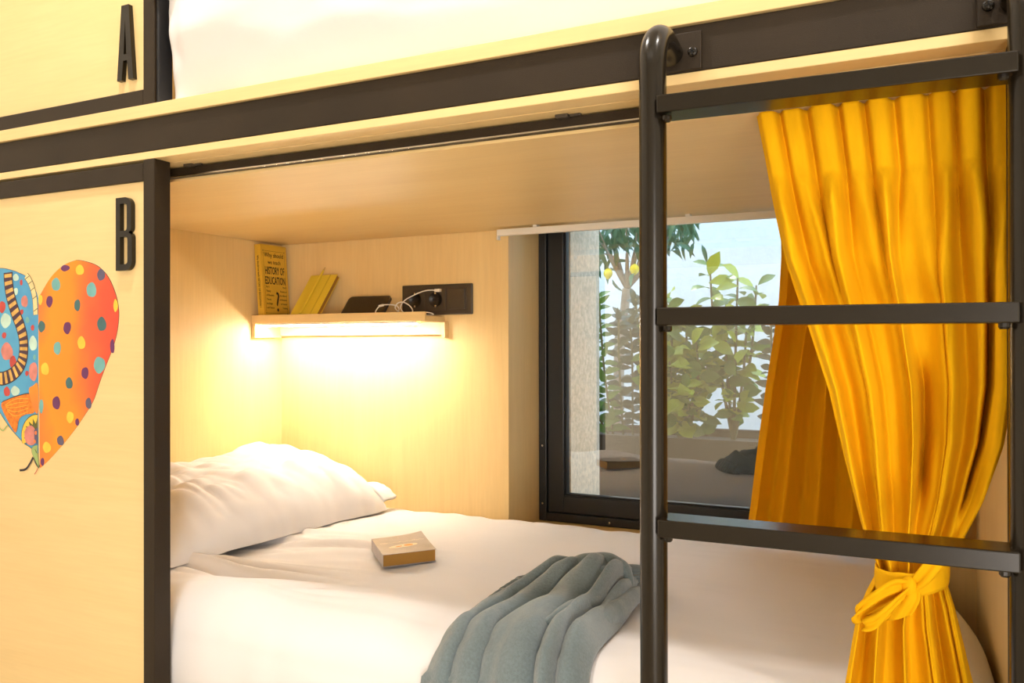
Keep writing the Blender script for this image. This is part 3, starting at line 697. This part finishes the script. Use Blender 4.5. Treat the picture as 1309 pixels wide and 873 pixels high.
# ------------------------------------------------------------------ fleece throw on the bed
LBt = np.array([(-.505, 1.512), (-.575, 1.482), (-.640, 1.440), (-.685, 1.350), (-.697, 1.230), (-.690, 1.150)])
RBt = np.array([(-.462, 1.505), (-.456, 1.470), (-.452, 1.420), (-.445, 1.330), (-.440, 1.230), (-.435, 1.150)])
def pl_interp(P, t):
    d = np.r_[0, np.cumsum(np.linalg.norm(np.diff(P, axis=0), axis=1))]; d /= d[-1]
    return np.interp(t, d, P[:, 0]), np.interp(t, d, P[:, 1])
Ls = np.array(spline([(*p, 0) for p in LBt], 10))[:, :2]; Rs = np.array(spline([(*p, 0) for p in RBt], 10))[:, :2]
G = []
VAL = np.array([0, .20, .39, .73, .86, 1.0]); BH = [.016, .016, .027, .032, .028]
for u in np.linspace(0, 1, 200):
    row = []
    for t in np.linspace(0, 1, 150):
        tt = min(1, t / .70)
        lx, ly = pl_interp(Ls, tt); rx, ry = pl_interp(Rs, tt)
        x = lx + (rx - lx) * u; y = ly + (ry - ly) * u
        uu = min(.9999, max(0, u + u * (1 - u) * (.55 * nz(u * 1.5, t * 2.4, 71) + .5 * nz(u * 4, t * 5, 72) * (1 - t) ** 2)))
        k = int(np.searchsorted(VAL, uu, side='right')) - 1; fr = (uu - VAL[k]) / (VAL[k + 1] - VAL[k])
        # each fold overlaps its neighbour: steep on the right, easy on the left
        f = sin(pi * fr ** 1.5) ** .6
        env = min(1., 6 * u) ** .5 * min(1., 7 * (1 - u)) ** .5
        en2 = min(1., t * 8) ** .55
        hump = .034 * math.exp(-((t - .22) / .17) ** 2) * sin(pi * min(1, u * 1.05)) ** .6
        h = .004 + env * en2 * ((BH[k] + .012 * math.exp(-((t - .2) / .15) ** 2)) * f + .016 + hump + (.006 + .012 * math.exp(-(t / .28) ** 2)) * nz(x * 17, y * 17, 73) + .0035 * nz(x * 45, y * 18, 74))
        h = max(h, .003)
        if t <= .70:
            e = max(0., 1.197 - y) / .075
            z = duvet_z(x, max(y, 1.2)); z -= .075 * (1 - math.sqrt(max(0., 1 - min(1, e) ** 2)))
            row.append((x, y - h * .25 * min(1, e), z + h))
        else:
            k2 = (t - .70) / .30                               # over the rounded edge and down the front
            a = min(1, k2 / .45) * radians(52) + radians(38); ze = duvet_z(x, 1.2)
            if k2 <= .45:
                yy = 1.197 - .075 * sin(a) - h * sin(a); zz = ze - .075 * (1 - cos(a)) + h * cos(a)
            else:
                yy = 1.122 - h; zz = ze - .075 - (k2 - .45) * .25
            row.append((x + (u - .5) * .05 * k2, min(yy, 1.108 - .25 * h), zz) if k2 > .25 else (x + (u - .5) * .05 * k2, yy, zz))
    G.append(row)
th = thing('throw_blanket', (-.56, 1.3, CZ - .47), 'blue-grey fleece throw bunched on the front edge of the white duvet', 'blanket')
fl = MB().grid(G).build('fleece', FLEECE, th, True); solidify(fl, .005, 0)
# second layer: the fold tucked behind, on the left of the bunched top
G = []
for u in np.linspace(0, 1, 40):
    row = []
    for t in np.linspace(0, 1, 60):
        P = spline([(-.565, 1.490, 0), (-.625, 1.468, 0), (-.668, 1.400, 0), (-.690, 1.300, 0)], 8)
        q = P[int(round(t * (len(P) - 1)))]
        h = .034 * sin(pi * u) ** .6 * min(1, (1 - t) * 3 + .05) ** .5 * min(1, t * 6 + .15) ** .5
        x = q[0] - .016 + .050 * u; y = q[1] + .012 - .010 * u
        row.append((x, y, duvet_z(x, y) + .003 + h))
    G.append(row)
fl2 = MB().grid(G).build('fold', FLEECE, th, True); solidify(fl2, .004, 0)
# rolled folds lying over the bunched end and along its right edge
for P, rr in (([(-.600, 1.425, .052), (-.555, 1.440, .064), (-.510, 1.440, .066), (-.478, 1.440, .052), (-.462, 1.420, .028)], .017),
              ([(-.545, 1.300, .040), (-.525, 1.370, .052), (-.500, 1.405, .055), (-.478, 1.400, .044)], .015),
              ([(-.458, 1.455, .018), (-.452, 1.400, .020), (-.456, 1.330, .020), (-.466, 1.260, .020), (-.480, 1.200, .022)], .019),
              ([(-.480, 1.370, .030), (-.492, 1.310, .036), (-.510, 1.250, .034), (-.525, 1.190, .028)], .014)):
    PP = spline([(x, y, duvet_z(x, y) + h + .004) for x, y, h in P], 10)
    n = len(PP); b = MB()
    b.tube(PP, [rr * (.25 + .75 * sin(pi * min(1, max(0, (i + .6) / n))) ** .8) * (1 + .18 * nz(i * .25, rr * 90, 3)) for i in range(n)], 16)
    b.build('fold', FLEECE, th, True)
# ribbed cuff sticking out of the bunched end
for (P, r) in (([(-.500, 1.462, CZ - .425), (-.470, 1.488, CZ - .428), (-.442, 1.505, CZ - .436)], .020), ([(-.478, 1.450, CZ - .446), (-.452, 1.462, CZ - .449), (-.425, 1.478, CZ - .452)], .016)):
    PP = spline(P, 8); b = MB(); n = 72; G = []
    for k in range(n):
        a = 2 * pi * k / n; rr = r * (1 + .07 * cos(24 * a))
        row = []
        for i, p in enumerate(PP):
            t = (Vector(PP[min(i + 1, len(PP) - 1)]) - Vector(PP[max(i - 1, 0)])).normalized(); s_ = t.cross(Vector((0, 0, 1))).normalized()
            row.append(tuple(Vector(p) + s_ * rr * 1.35 * cos(a) + Vector((0, 0, 1)) * rr * .75 * sin(a)))
        G.append(row)
    o = b.grid(G, closed_u=True).build('ribbed_cuff', RIB, th, True); solidify(o, .002, -1)

# ------------------------------------------------------------------ reading shelf
sh = thing('wall_shelf', (-1.5, 1.98, CZ + .02), 'maple corner shelf with a lit strip underneath', 'shelf')
box('shelf_board', XL + E, -1.2135, 1.9242, YB - E, CZ + .0625, CZ + .0780, WX, sh, .0008)
box('front_lip', XL + E, -1.1970, 1.9160, 1.9240, CZ + .0625, CZ + .0882, WX, sh, .0008)
box('side_board', XL + E, -1.7985, 1.9170, YB - .017, CZ + .0205, CZ + .0622, WY, sh, .0006)
box('back_board', XL + E, -1.2135, 2.0270, YB - E, CZ + .0270, CZ + .0622, WX, sh)
box('bottom_trim', -1.7983, -1.2135, 2.0455, YB - E, CZ + .0185, CZ + .0268, WX, sh)
box('end_trim', -1.2133, -1.2010, 2.0270, YB - E, CZ + .0185, CZ + .0622, WX, sh)
ll = box('light_profile', -1.795, -1.232, 1.926, 1.948, CZ + .0568, CZ + .0622, WHITE, sh)
box('light_diffuser', -1.793, -1.240, 1.9275, 1.9465, CZ + .0540, CZ + .0566, LED, ll)
box('indicator', -1.2310, -1.2240, 1.930, 1.940, CZ + .0575, CZ + .0622, AMBER, sh)

# book leaning on the left wall
zs = CZ + .0784
v_ = Vector((-.0175, 0, .2245)).normalized(); u_ = Vector((0, 1, 0)); n_ = u_.cross(v_).normalized()
bk = thing('book', (-1.785, 1.98, zs), 'ochre paperback with hand-lettered black title standing in the corner of the shelf', 'book')
O = Vector((XL + .0195, 1.9265, zs + .0012))
T, Wd, Hh = .024, .113, .224
b = MB(); b.box(.002, Wd - .003, .003, Hh - .003, .0015, T - .0015, 0, O=O, ex=u_, ey=v_, ez=n_); b.build('pages', PAPER, bk)
b = MB()
b.box(0, Wd, 0, Hh, T - .0012, T, .0004, O=O, ex=u_, ey=v_, ez=n_); b.box(0, Wd, 0, Hh, 0, .0012, .0004, O=O, ex=u_, ey=v_, ez=n_); b.box(0, .0016, 0, Hh, .0012, T - .0012, O=O, ex=u_, ey=v_, ez=n_)
cvr = b.build('cover', BOOKY, bk)
b = MB(); Ot = O + n_ * (T + .0002)
def tx(s, size, u, v, sx=.7, al='CENTER', bold=0): b.add(*text_mesh(s, size, Ot + u_ * u + v_ * v, u_, v_, sx, al, .0002, bold))
tx('Why should', .0200, .056, .186, .86); tx('we teach', .0180, .056, .165, .86)
tx('HISTORY OF', .0330, .0565, .1335, .46, 'CENTER', .0004); tx('EDUCATION', .0330, .0565, .103, .47, 'CENTER', .0004)
tx('?', .088, .062, .020, .75)
for i, s in enumerate(('Part I', 'Theory', 'of Education', 'Theory', 'its Origin', 'and Culture')): tx(s, .0082, .014, .092 - i * .0128, .8, 'LEFT')
for i, s in enumerate(('Part II', 'Practice of', 'the History', 'of Education', 'in Teacher', 'Training')): tx(s, .0082, .104, .092 - i * .0128, .8, 'RIGHT')
for u, v in ((.010, .205), (.103, .205), (.010, .014), (.103, .014)): b.poly([(u + .0018 * cos(a), v + .0018 * sin(a)) for a in np.linspace(0, 2 * pi, 9)[:-1]], Ot, u_, v_)
for (u0_, v0_, u1_, v1_) in ((.013, .2047, .100, .2053), (.013, .0137, .100, .0143), (.0097, .018, .0103, .201), (.1027, .018, .1033, .201)): b.poly([(u0_, v0_), (u1_, v0_), (u1_, v1_), (u0_, v1_)], Ot, u_, v_)
# spine title reads downwards
b.add(*text_mesh('Why should we teach HISTORY OF EDUCATION ?', .0095, O + n_ * .0085 - u_ * .0003 + v_ * .190, -v_, n_, .78, 'LEFT', .0002, .0002))
b.build('title_print', INK, cvr)

# yellow notebook leaning back on the wall, pencil across it
nbk = thing('notebook', (-1.63, 1.99, zs), 'yellow notebook with elastic band leaning back against the wall behind the shelf lip', 'notebook')
ez_ = Vector((0, .100, .128)).normalized(); ex_ = Vector((1, 0, 0)); en = ex_.cross(ez_)   # en faces the room
O = Vector((-1.678, 1.9330, zs + .0085))
b = MB(); b.box(.002, .098, .002, .156, -.0135, -.0015, O=O, ex=ex_, ey=ez_, ez=en); b.build('pages', PAPER2, nbk)
b = MB(); b.box(0, .1, 0, .158, -.0015, 0, .0004, O=O, ex=ex_, ey=ez_, ez=en).box(0, .1, 0, .158, -.0150, -.0135, .0004, O=O, ex=ex_, ey=ez_, ez=en).box(0, .0015, 0, .158, -.0135, -.0015, O=O, ex=ex_, ey=ez_, ez=en); b.build('cover', NOTE, nbk)
b = MB(); b.box(.073, .0765, -.0002, .1582, .0001, .0009, O=O, ex=ex_, ey=ez_, ez=en); b.build('elastic_band', NOTE2, nbk)
pc = thing('pencil', (-1.65, 1.99, zs), 'slim wooden pencil lying up against the yellow notebook', 'pencil')
A0 = O + ex_ * .040 + en * .0040; b = MB(); b.tube([A0 + ez_ * .002, A0 + ez_ * .172 + ex_ * .002], .0033, 6); b.build('barrel', NOTE, pc)
b = MB(); b.tube([A0 + ez_ * .1722 + ex_ * .002, A0 + ez_ * .1822 + ex_ * .0021], [.0033, .0011], 6); b.build('sharpened_tip', PENCILW, pc)
b = MB(); b.tube([A0 + ez_ * .1823 + ex_ * .0021, A0 + ez_ * .1860 + ex_ * .0022], [.0011, .0003], 6); b.build('lead', INK, pc)

# phone leaning on the wall
ph_ = thing('phone', (-1.45, 1.99, zs), 'black phone lying landscape against the wall on the shelf', 'phone')
ez_ = Vector((0, .056, .066)).normalized(); en = ex_.cross(ez_)
O = Vector((-1.5215, 1.9680, zs + .0062))
def rrect(w_, h_, r): return arc(w_ - r, r, r, r, -90, 0, 5) + arc(w_ - r, h_ - r, r, r, 0, 90, 5) + arc(r, h_ - r, r, r, 90, 180, 5) + arc(r, r, r, r, 180, 270, 5)
b = MB(); b.poly(rrect(.150, .0745, .012), O - en * .008, ex_, ez_, 0, (), .0078); b.build('body', BLACK, ph_)
b = MB(); b.poly([(x + .003, y + .003) for x, y in rrect(.144, .0685, .010)], O - en * .0001, ex_, ez_, 0, (), .0003); b.build('screen', mat('phone_glass', (.03, .022, .014), .12), ph_)

# socket plate
sp = thing('socket_plate', (-1.237, YB, CZ + .128), 'black triple wall plate with two round sockets and a rocker switch', 'socket')
b = MB(); b.box(-1.3535, -1.1205, YB - .0085, YB - .0003, CZ + .0835, CZ + .1705, .003); b.build('plate', BLACK, sp)
for cx_ in (-1.3060, -1.2370):
    cz_ = CZ + .127
    b = MB(); b.box(cx_ - .032, cx_ + .032, YB - .0105, YB - .0087, cz_ - .032, cz_ + .032, .0008); fc = b.build('socket_insert', BLACK, sp)
    b = MB(); b.lathe([(.0215, .0030), (.0205, .0030), (.0200, .0006), (0, .0006)], (cx_, YB - .0105, cz_), (0, -1, 0), 28); b.build('socket_well', BLACK2, fc, True)
    for dx in (-.0085, .0085):
        b = MB(); b.lathe([(.0028, .0010), (0, .0010)], (cx_ + dx, YB - .0105, cz_), (0, -1, 0), 10); b.build('pin_hole', ALU2, fc)
    for dz in (-.0185, .0185):
        b = MB(); b.box(cx_ - .003, cx_ + .003, YB - .0150, YB - .0117, cz_ + dz - .003, cz_ + dz + .003, .0006); b.build('earth_clip', CHROME, fc)
b = MB(); b.box(-1.1995, -1.1375, YB - .0100, YB - .0087, CZ + .0945, CZ + .1595, .0006); ins = b.build('switch_frame', BLACK, sp)
b = MB(); b.box(-1.1955, -1.1415, 0, .0045, CZ + .0985, CZ + .1555, .001, O=(0, YB - .0146, 0), ey=(.0, 1, .02)); b.build('rocker', BLACK, ins)
# charging cable
cb = thing('charging_cable', (-1.3, 1.97, zs), 'white charging cable coiled between the phone and the socket', 'cable')
P = [(-1.3835, 1.9560, zs + .008), (-1.3800, 1.9480, zs + .015), (-1.3660, 1.9500, CZ + .1085), (-1.3450, 1.957, CZ + .1115), (-1.3250, 1.968, CZ + .1090), (-1.3180, 1.972, CZ + .0990), (-1.3230, 1.974, CZ + .0860), (-1.3020, 1.985, CZ + .0830), (-1.2840, 1.990, CZ + .0920), (-1.2900, 1.985, CZ + .1080), (-1.3050, 1.976, CZ + .1180),
     (-1.3180, 1.968, CZ + .1160), (-1.3240, 1.962, CZ + .1020), (-1.3050, 1.960, CZ + .0880), (-1.2820, 1.962, CZ + .0850), (-1.2600, 1.968, CZ + .0860), (-1.2380, 1.975, CZ + .0890), (-1.2200, 1.985, CZ + .0865), (-1.2180, 1.994, CZ + .0820), (-1.2380, 1.998, CZ + .0812), (-1.2700, 1.999, CZ + .0812),
     (-1.3060, 1.996, CZ + .0840), (-1.3230, 1.988, CZ + .1020), (-1.3130, 1.990, CZ + .1220), (-1.2900, 2.002, CZ + .1380), (-1.2620, 2.012, CZ + .1500), (-1.2400, 2.018, CZ + .1530), (-1.2280, 2.021, CZ + .1520)]
b = MB(); b.tube(spline(P, 8), .0017, 8); b.build('cord', WHITE, cb, True)
b = MB(); b.box(-1.2278, -1.2100, 2.015, 2.0255, CZ + .1475, CZ + .1560, .001); b.build('usb_plug', WHITE, cb)
b = MB(); b.tube([(-1.3700, 1.9490, CZ + .1075), (-1.3570, 1.9530, CZ + .1105)], .0032, 10); b.build('connector', WHITE, cb)

# ------------------------------------------------------------------ book on the bed
bb = thing('book', (-1.0, 1.53, CZ - .468), 'grey paperback with an oval picture lying closed on the white duvet', 'book')
e1 = Vector((.625, .781, 0)).normalized(); e2 = Vector((-.70, .714, 0)).normalized()
zb_ = max(duvet_z(-1.003 + e1.x * a + e2.x * c, 1.440 + e1.y * a + e2.y * c) for a in np.linspace(0, .118, 5) for c in np.linspace(0, .15, 5))
O = Vector((-1.003, 1.440, zb_ + .0008)); e3 = Vector((0, 0, 1))
b = MB(); b.box(.0012, .116, .002, .150, .0012, .0258, O=O, ex=e1, ey=e2, ez=e3); b.build('pages', PAPER2, bb)
def lift(a, c): return .0068 * max(0, (a / .118)) ** 3 * max(0, c / .152) ** 2
b = MB(); b.box(0, .118, 0, .152, 0, .0010, .0003, O=O, ex=e1, ey=e2, ez=e3)
Gt = [[O + e1 * a + e2 * c + e3 * (.0262 + lift(a, c)) for c in np.linspace(0, .152, 14)] for a in np.linspace(0, .118, 14)]
Gu = [[p - e3 * .001 for p in r] for r in Gt]
b.grid(Gt); b.grid([r[::-1] for r in Gu])
for A, B in ((Gt[0], Gu[0]), (Gt[-1], Gu[-1]), ([r[0] for r in Gt], [r[0] for r in Gu]), ([r[-1] for r in Gt], [r[-1] for r in Gu])): b.grid([A, B])
b.box(0, .0010, 0, .152, .0010, .0252, O=O, ex=e1, ey=e2, ez=e3)
cv2 = b.build('cover', COVER, bb)
b = MB()
def onc(a, c, d=.0004): return O + e1 * a + e2 * c + e3 * (.0262 + lift(a, c) + d)
def ell(ca, cc, ra, rc, rot, mi, d):
    pts = [(ca + ra * cos(q) * cos(rot) - rc * sin(q) * sin(rot), cc + ra * cos(q) * sin(rot) + rc * sin(q) * cos(rot)) for q in np.linspace(0, 2 * pi, 21)[:-1]]
    b.add([onc(*p, d) for p in pts], [tuple(range(20))], mi)
ell(.056, .058, .034, .0125, radians(10), 0, .0004); ell(.068, .060, .011, .008, radians(10), 1, .0006); ell(.045, .055, .009, .004, 0.4, 1, .0006)
rr_ = random.Random(2)
for i in range(26):                                                   # small unreadable title script, broken into strokes
    a = .010 + i * .0039; c = .092 + .002 * sin(i * 1.7)
    hgt = .005 if rr_.random() < .3 else .003
    b.add([onc(a, c), onc(a + .0022, c), onc(a + .0026, c + hgt), onc(a + .0004, c + hgt)], [(0, 1, 2, 3)], 0)
for i in range(40):
    a, c = .008 + rr_.random() * .1, .01 + rr_.random() * .13
    if abs(c - .058) > .02: b.add([onc(a, c), onc(a + .0012, c), onc(a + .0012, c + .0012), onc(a, c + .0012)], [(0, 1, 2, 3)], 0)
b.build('cover_print', [COVERI, COVERO], cv2)

# ------------------------------------------------------------------ garden: planter, plants, lemon tree
pt = thing('planter', (-.75, 2.95, -.2), 'long dark brown planter box outside the window', 'planter')
PXa, PXb, PYa, PYb, PZ = -1.45, .45, 2.74, 3.12, CZ - .315
b = MB(); b.box(PXa, PXb, PYa, PYa + .025, -.2, PZ, .002).box(PXa, PXb, PYb - .025, PYb, -.2, PZ, .002).box(PXa, PXa + .025, PYa + .025, PYb - .025, -.2, PZ, .002).box(PXb - .025, PXb, PYa + .025, PYb - .025, -.2, PZ, .002); b.build('box_sides', PLANTER, pt)
box('soil', PXa + .026, PXb - .026, PYa + .026, PYb - .026, -.19, PZ - .03, EARTH, pt)

LM = {}
def leaf_mesh(key, L, W, bend, m, n=4, obov=False, fold=.25):
    if key in LM: return LM[key]
    V, F = [], []
    for i in range(n + 1):
        t = i / n
        wd = W * (sin(pi * t ** (1.35 if obov else .85)) ** .8) * .5 + .0002
        y = L * t; z = -bend * L * t * t
        V += [(-wd, y, z + fold * wd), (0, y, z), (wd, y, z + fold * wd)]
    for i in range(n):
        a = i * 3; F += [(a, a + 1, a + 4, a + 3), (a + 1, a + 2, a + 5, a + 4)]
    me = bpy.data.meshes.new('leaf'); me.from_pydata(V, [], F); me.materials.append(m); me.polygons.foreach_set('use_smooth', [True] * len(F)); me.update()
    LM[key] = me; return me
def put_leaf(me, parent, pos, direc, up, sc=1.0):
    d = Vector(direc).normalized(); u = Vector(up); s = d.cross(u)
    if s.length < 1e-4: s = d.cross(Vector((1, 0, 0)))
    s.normalize(); u = s.cross(d)
    o = bpy.data.objects.new('leaf', me); C.objects.link(o); o.parent = parent
    Mx = Matrix((( s.x, d.x, u.x, 0), (s.y, d.y, u.y, 0), (s.z, d.z, u.z, 0), (0, 0, 0, 1)))
    o.matrix_local = Matrix.Translation(Vector(pos) - ORG[parent.name]) @ Mx @ Matrix.Scale(sc, 4)
    return o
rg_ = random.Random(11)
def rv(a=1): return Vector((rg_.uniform(-a, a), rg_.uniform(-a, a), rg_.uniform(-a, a)))
# upright spires of small curled leaves
def spire(stems, label, group_mat, n_per=26):
    base = Vector(stems[0][0]); t = thing('spire_plant', base, label, 'plant')
    mats_ = group_mat
    for si, (p0, p1, p2, nl) in enumerate(stems):
        P = spline([p0, p1, p2], 10); MB().tube(P, .004, 6).build('stem', STEMM, t, True)
        me = leaf_mesh(('spire', mats_[si % len(mats_)].name), .056, .030, .8, mats_[si % len(mats_)], 4)
        nl = int(nl * .7)
        for i in range(nl):
            f = .12 + .88 * i / (nl - 1); p = Vector(P[int(f * (len(P) - 1))]); q = f * (len(P) - 1); k = int(q)
            if k < len(P) - 1: p = Vector(P[k]).lerp(Vector(P[k + 1]), q - k)
            a = i * 2.399 + si; d = Vector((cos(a), .45 * sin(a), .42 + .9 * max(0, f - .85) / .15)); put_leaf(me, t, p, d, Vector((0, -1, .55)) + rv(.35), (1.05 - .35 * f) * rg_.uniform(.85, 1.1))
    return t
zb = PZ - .03
spire([((-.985, 2.85, zb), (-1.02, 2.85, CZ - .10), (-1.042, 2.85, CZ + .175), 64), ((-.955, 2.87, zb), (-.975, 2.88, CZ - .05), (-.975, 2.88, CZ + .105), 56),
       ((-.99, 2.84, zb), (-1.06, 2.84, CZ - .22), (-1.103, 2.84, CZ - .05), 44), ((-.93, 2.90, zb), (-.935, 2.91, CZ - .04), (-.945, 2.91, CZ + .085), 46)],
      'spire plant with four leafy stems at the left end of the planter', [LEAF1, LEAF3])
spire([((-.90, 2.93, zb), (-.915, 2.95, CZ - .05), (-.935, 2.95, CZ + .165), 60), ((-.87, 2.90, zb), (-.875, 2.92, CZ - .08), (-.885, 2.92, CZ + .06), 44)],
      'dark leafy spire plant behind the left ladder rail, in front of the lemon trunk', [LEAF3])
spire([((-.435, 2.86, zb), (-.437, 2.86, CZ - .1), (-.440, 2.86, CZ + .085), 54), ((-.41, 2.90, zb), (-.40, 2.90, CZ - .1), (-.385, 2.90, CZ + .04), 44)],
      'dark leafy spire plant at the window curtain edge', [LEAF3])
# bushy shrub
def bush(base, stems, nl, L, W, mats_, label, spread, name='shrub', cat='shrub'):
    t = thing(name, base, label, cat)
    for si, (tip, side) in enumerate(stems):
        tip = Vector(tip); b0 = Vector(base); P = spline([tuple(b0), tuple(b0.lerp(tip, .5) + Vector((side, 0, .03))), tuple(tip)], 10)
        MB().tube(P, [.006 - .003 * i / (len(P) - 1) for i in range(len(P))], 6).build('stem', STEMM, t, True)
        for i in range(nl):
            f = .22 + .78 * i / max(1, nl - 1); p = Vector(P[min(len(P) - 1, int(f * (len(P) - 1)))]) + rv(spread * (1 - .6 * f))
            a = i * 2.399 + si * 1.3; d = Vector((cos(a), sin(a), rg_.uniform(-.05, .75) + .6 * max(0, f - .85) / .15)) + rv(.25)
            m = mats_[0] if rg_.random() < .55 else mats_[1]
            put_leaf(leaf_mesh((name, m.name, L), L, W, .45, m, 4, True), t, p, d, Vector((0, -.9, .7)) + rv(.6), rg_.uniform(.7, 1.15))
    return t
bush((-.75, 2.90, zb), [((-.80, 2.88, CZ + .155), .0), ((-.735, 2.90, CZ + .10), .01), ((-.86, 2.92, CZ + .06), -.02), ((-.69, 2.86, CZ + .02), .03), ((-.78, 2.84, CZ - .03), -.01), ((-.66, 2.90, CZ - .06), .03), ((-.84, 2.84, CZ - .08), -.03), ((-.72, 2.82, CZ - .15), .02)],
     37, .074, .046, [LEAF2, LEAF1], 'broad bushy shrub with yellow-green leaves in the middle of the planter', .034)
bush((-.575, 2.92, zb), [((-.655, 2.92, CZ + .275), -.02), ((-.555, 2.90, CZ + .225), .0), ((-.50, 2.94, CZ + .20), .02), ((-.60, 2.92, CZ + .12), -.01), ((-.53, 2.92, CZ + .05), .01)],
     26, .078, .042, [LEAF1, LEAF2], 'tall shrub with loose leaf rosettes rising above the others', .014, 'tall_shrub')
# lemon tree
lt = thing('lemon_tree', (-1.16, 3.4, -.2), 'small lemon tree with drooping leaves and yellow lemons by the garden wall', 'tree')
P = spline([(-1.17, 3.4, -.2), (-1.15, 3.4, CZ - .07), (-1.125, 3.4, CZ + .15), (-1.115, 3.4, CZ + .235)], 6); MB().tube(P, [.024] * 8 + [.02] * (len(P) - 8), 10).build('trunk', BARK, lt, True)
tips = []
for i in range(14):
    a = i * 2.399; r = .09 + .2 * rg_.random(); tp = (-1.10 + r * cos(a) * 1.05, 3.40 + .7 * r * sin(a), CZ + .36 + .22 * rg_.random()); tips.append(tp)
    MB().tube(spline([(-1.115, 3.4, CZ + .23), ((tp[0] - 1.115) / 2, 3.4 + (tp[1] - 3.4) * .4, CZ + .36), tp], 5), [.008] * 6 + [.004] * 5, 6).build('branch', BARK, lt, True)
ml = leaf_mesh(('lemon', 1), .085, .021, .5, LEAF4, 4)
for i in range(290):
    tp = Vector(rg_.choice(tips)); p = tp + Vector((rg_.gauss(0, .06), rg_.gauss(0, .06), rg_.gauss(0, .05)))
    put_leaf(ml, lt, p, Vector((rg_.uniform(-.6, .6), rg_.uniform(-.6, .6), rg_.uniform(-1.0, .1))), (rg_.uniform(-.5, .5), -1, .4), rg_.uniform(.75, 1.15))
for (x, y, z) in ((-1.178, 3.34, CZ + .297), (-1.062, 3.34, CZ + .310)):
    b = MB(); b.lathe([(0, -.026), (.004, -.024), (.012, -.017), (.0185, -.006), (.0195, .003), (.016, .013), (.008, .020), (.002, .0225), (0, .023)], (x, y, z), (.1, 0, 1), 16); b.build('lemon', LEMON, lt, True)
    MB().tube([(x, y, z + .022), (x + .01, y + .02, z + .09)], .0015, 5).build('fruit_stalk', STEMM, lt)
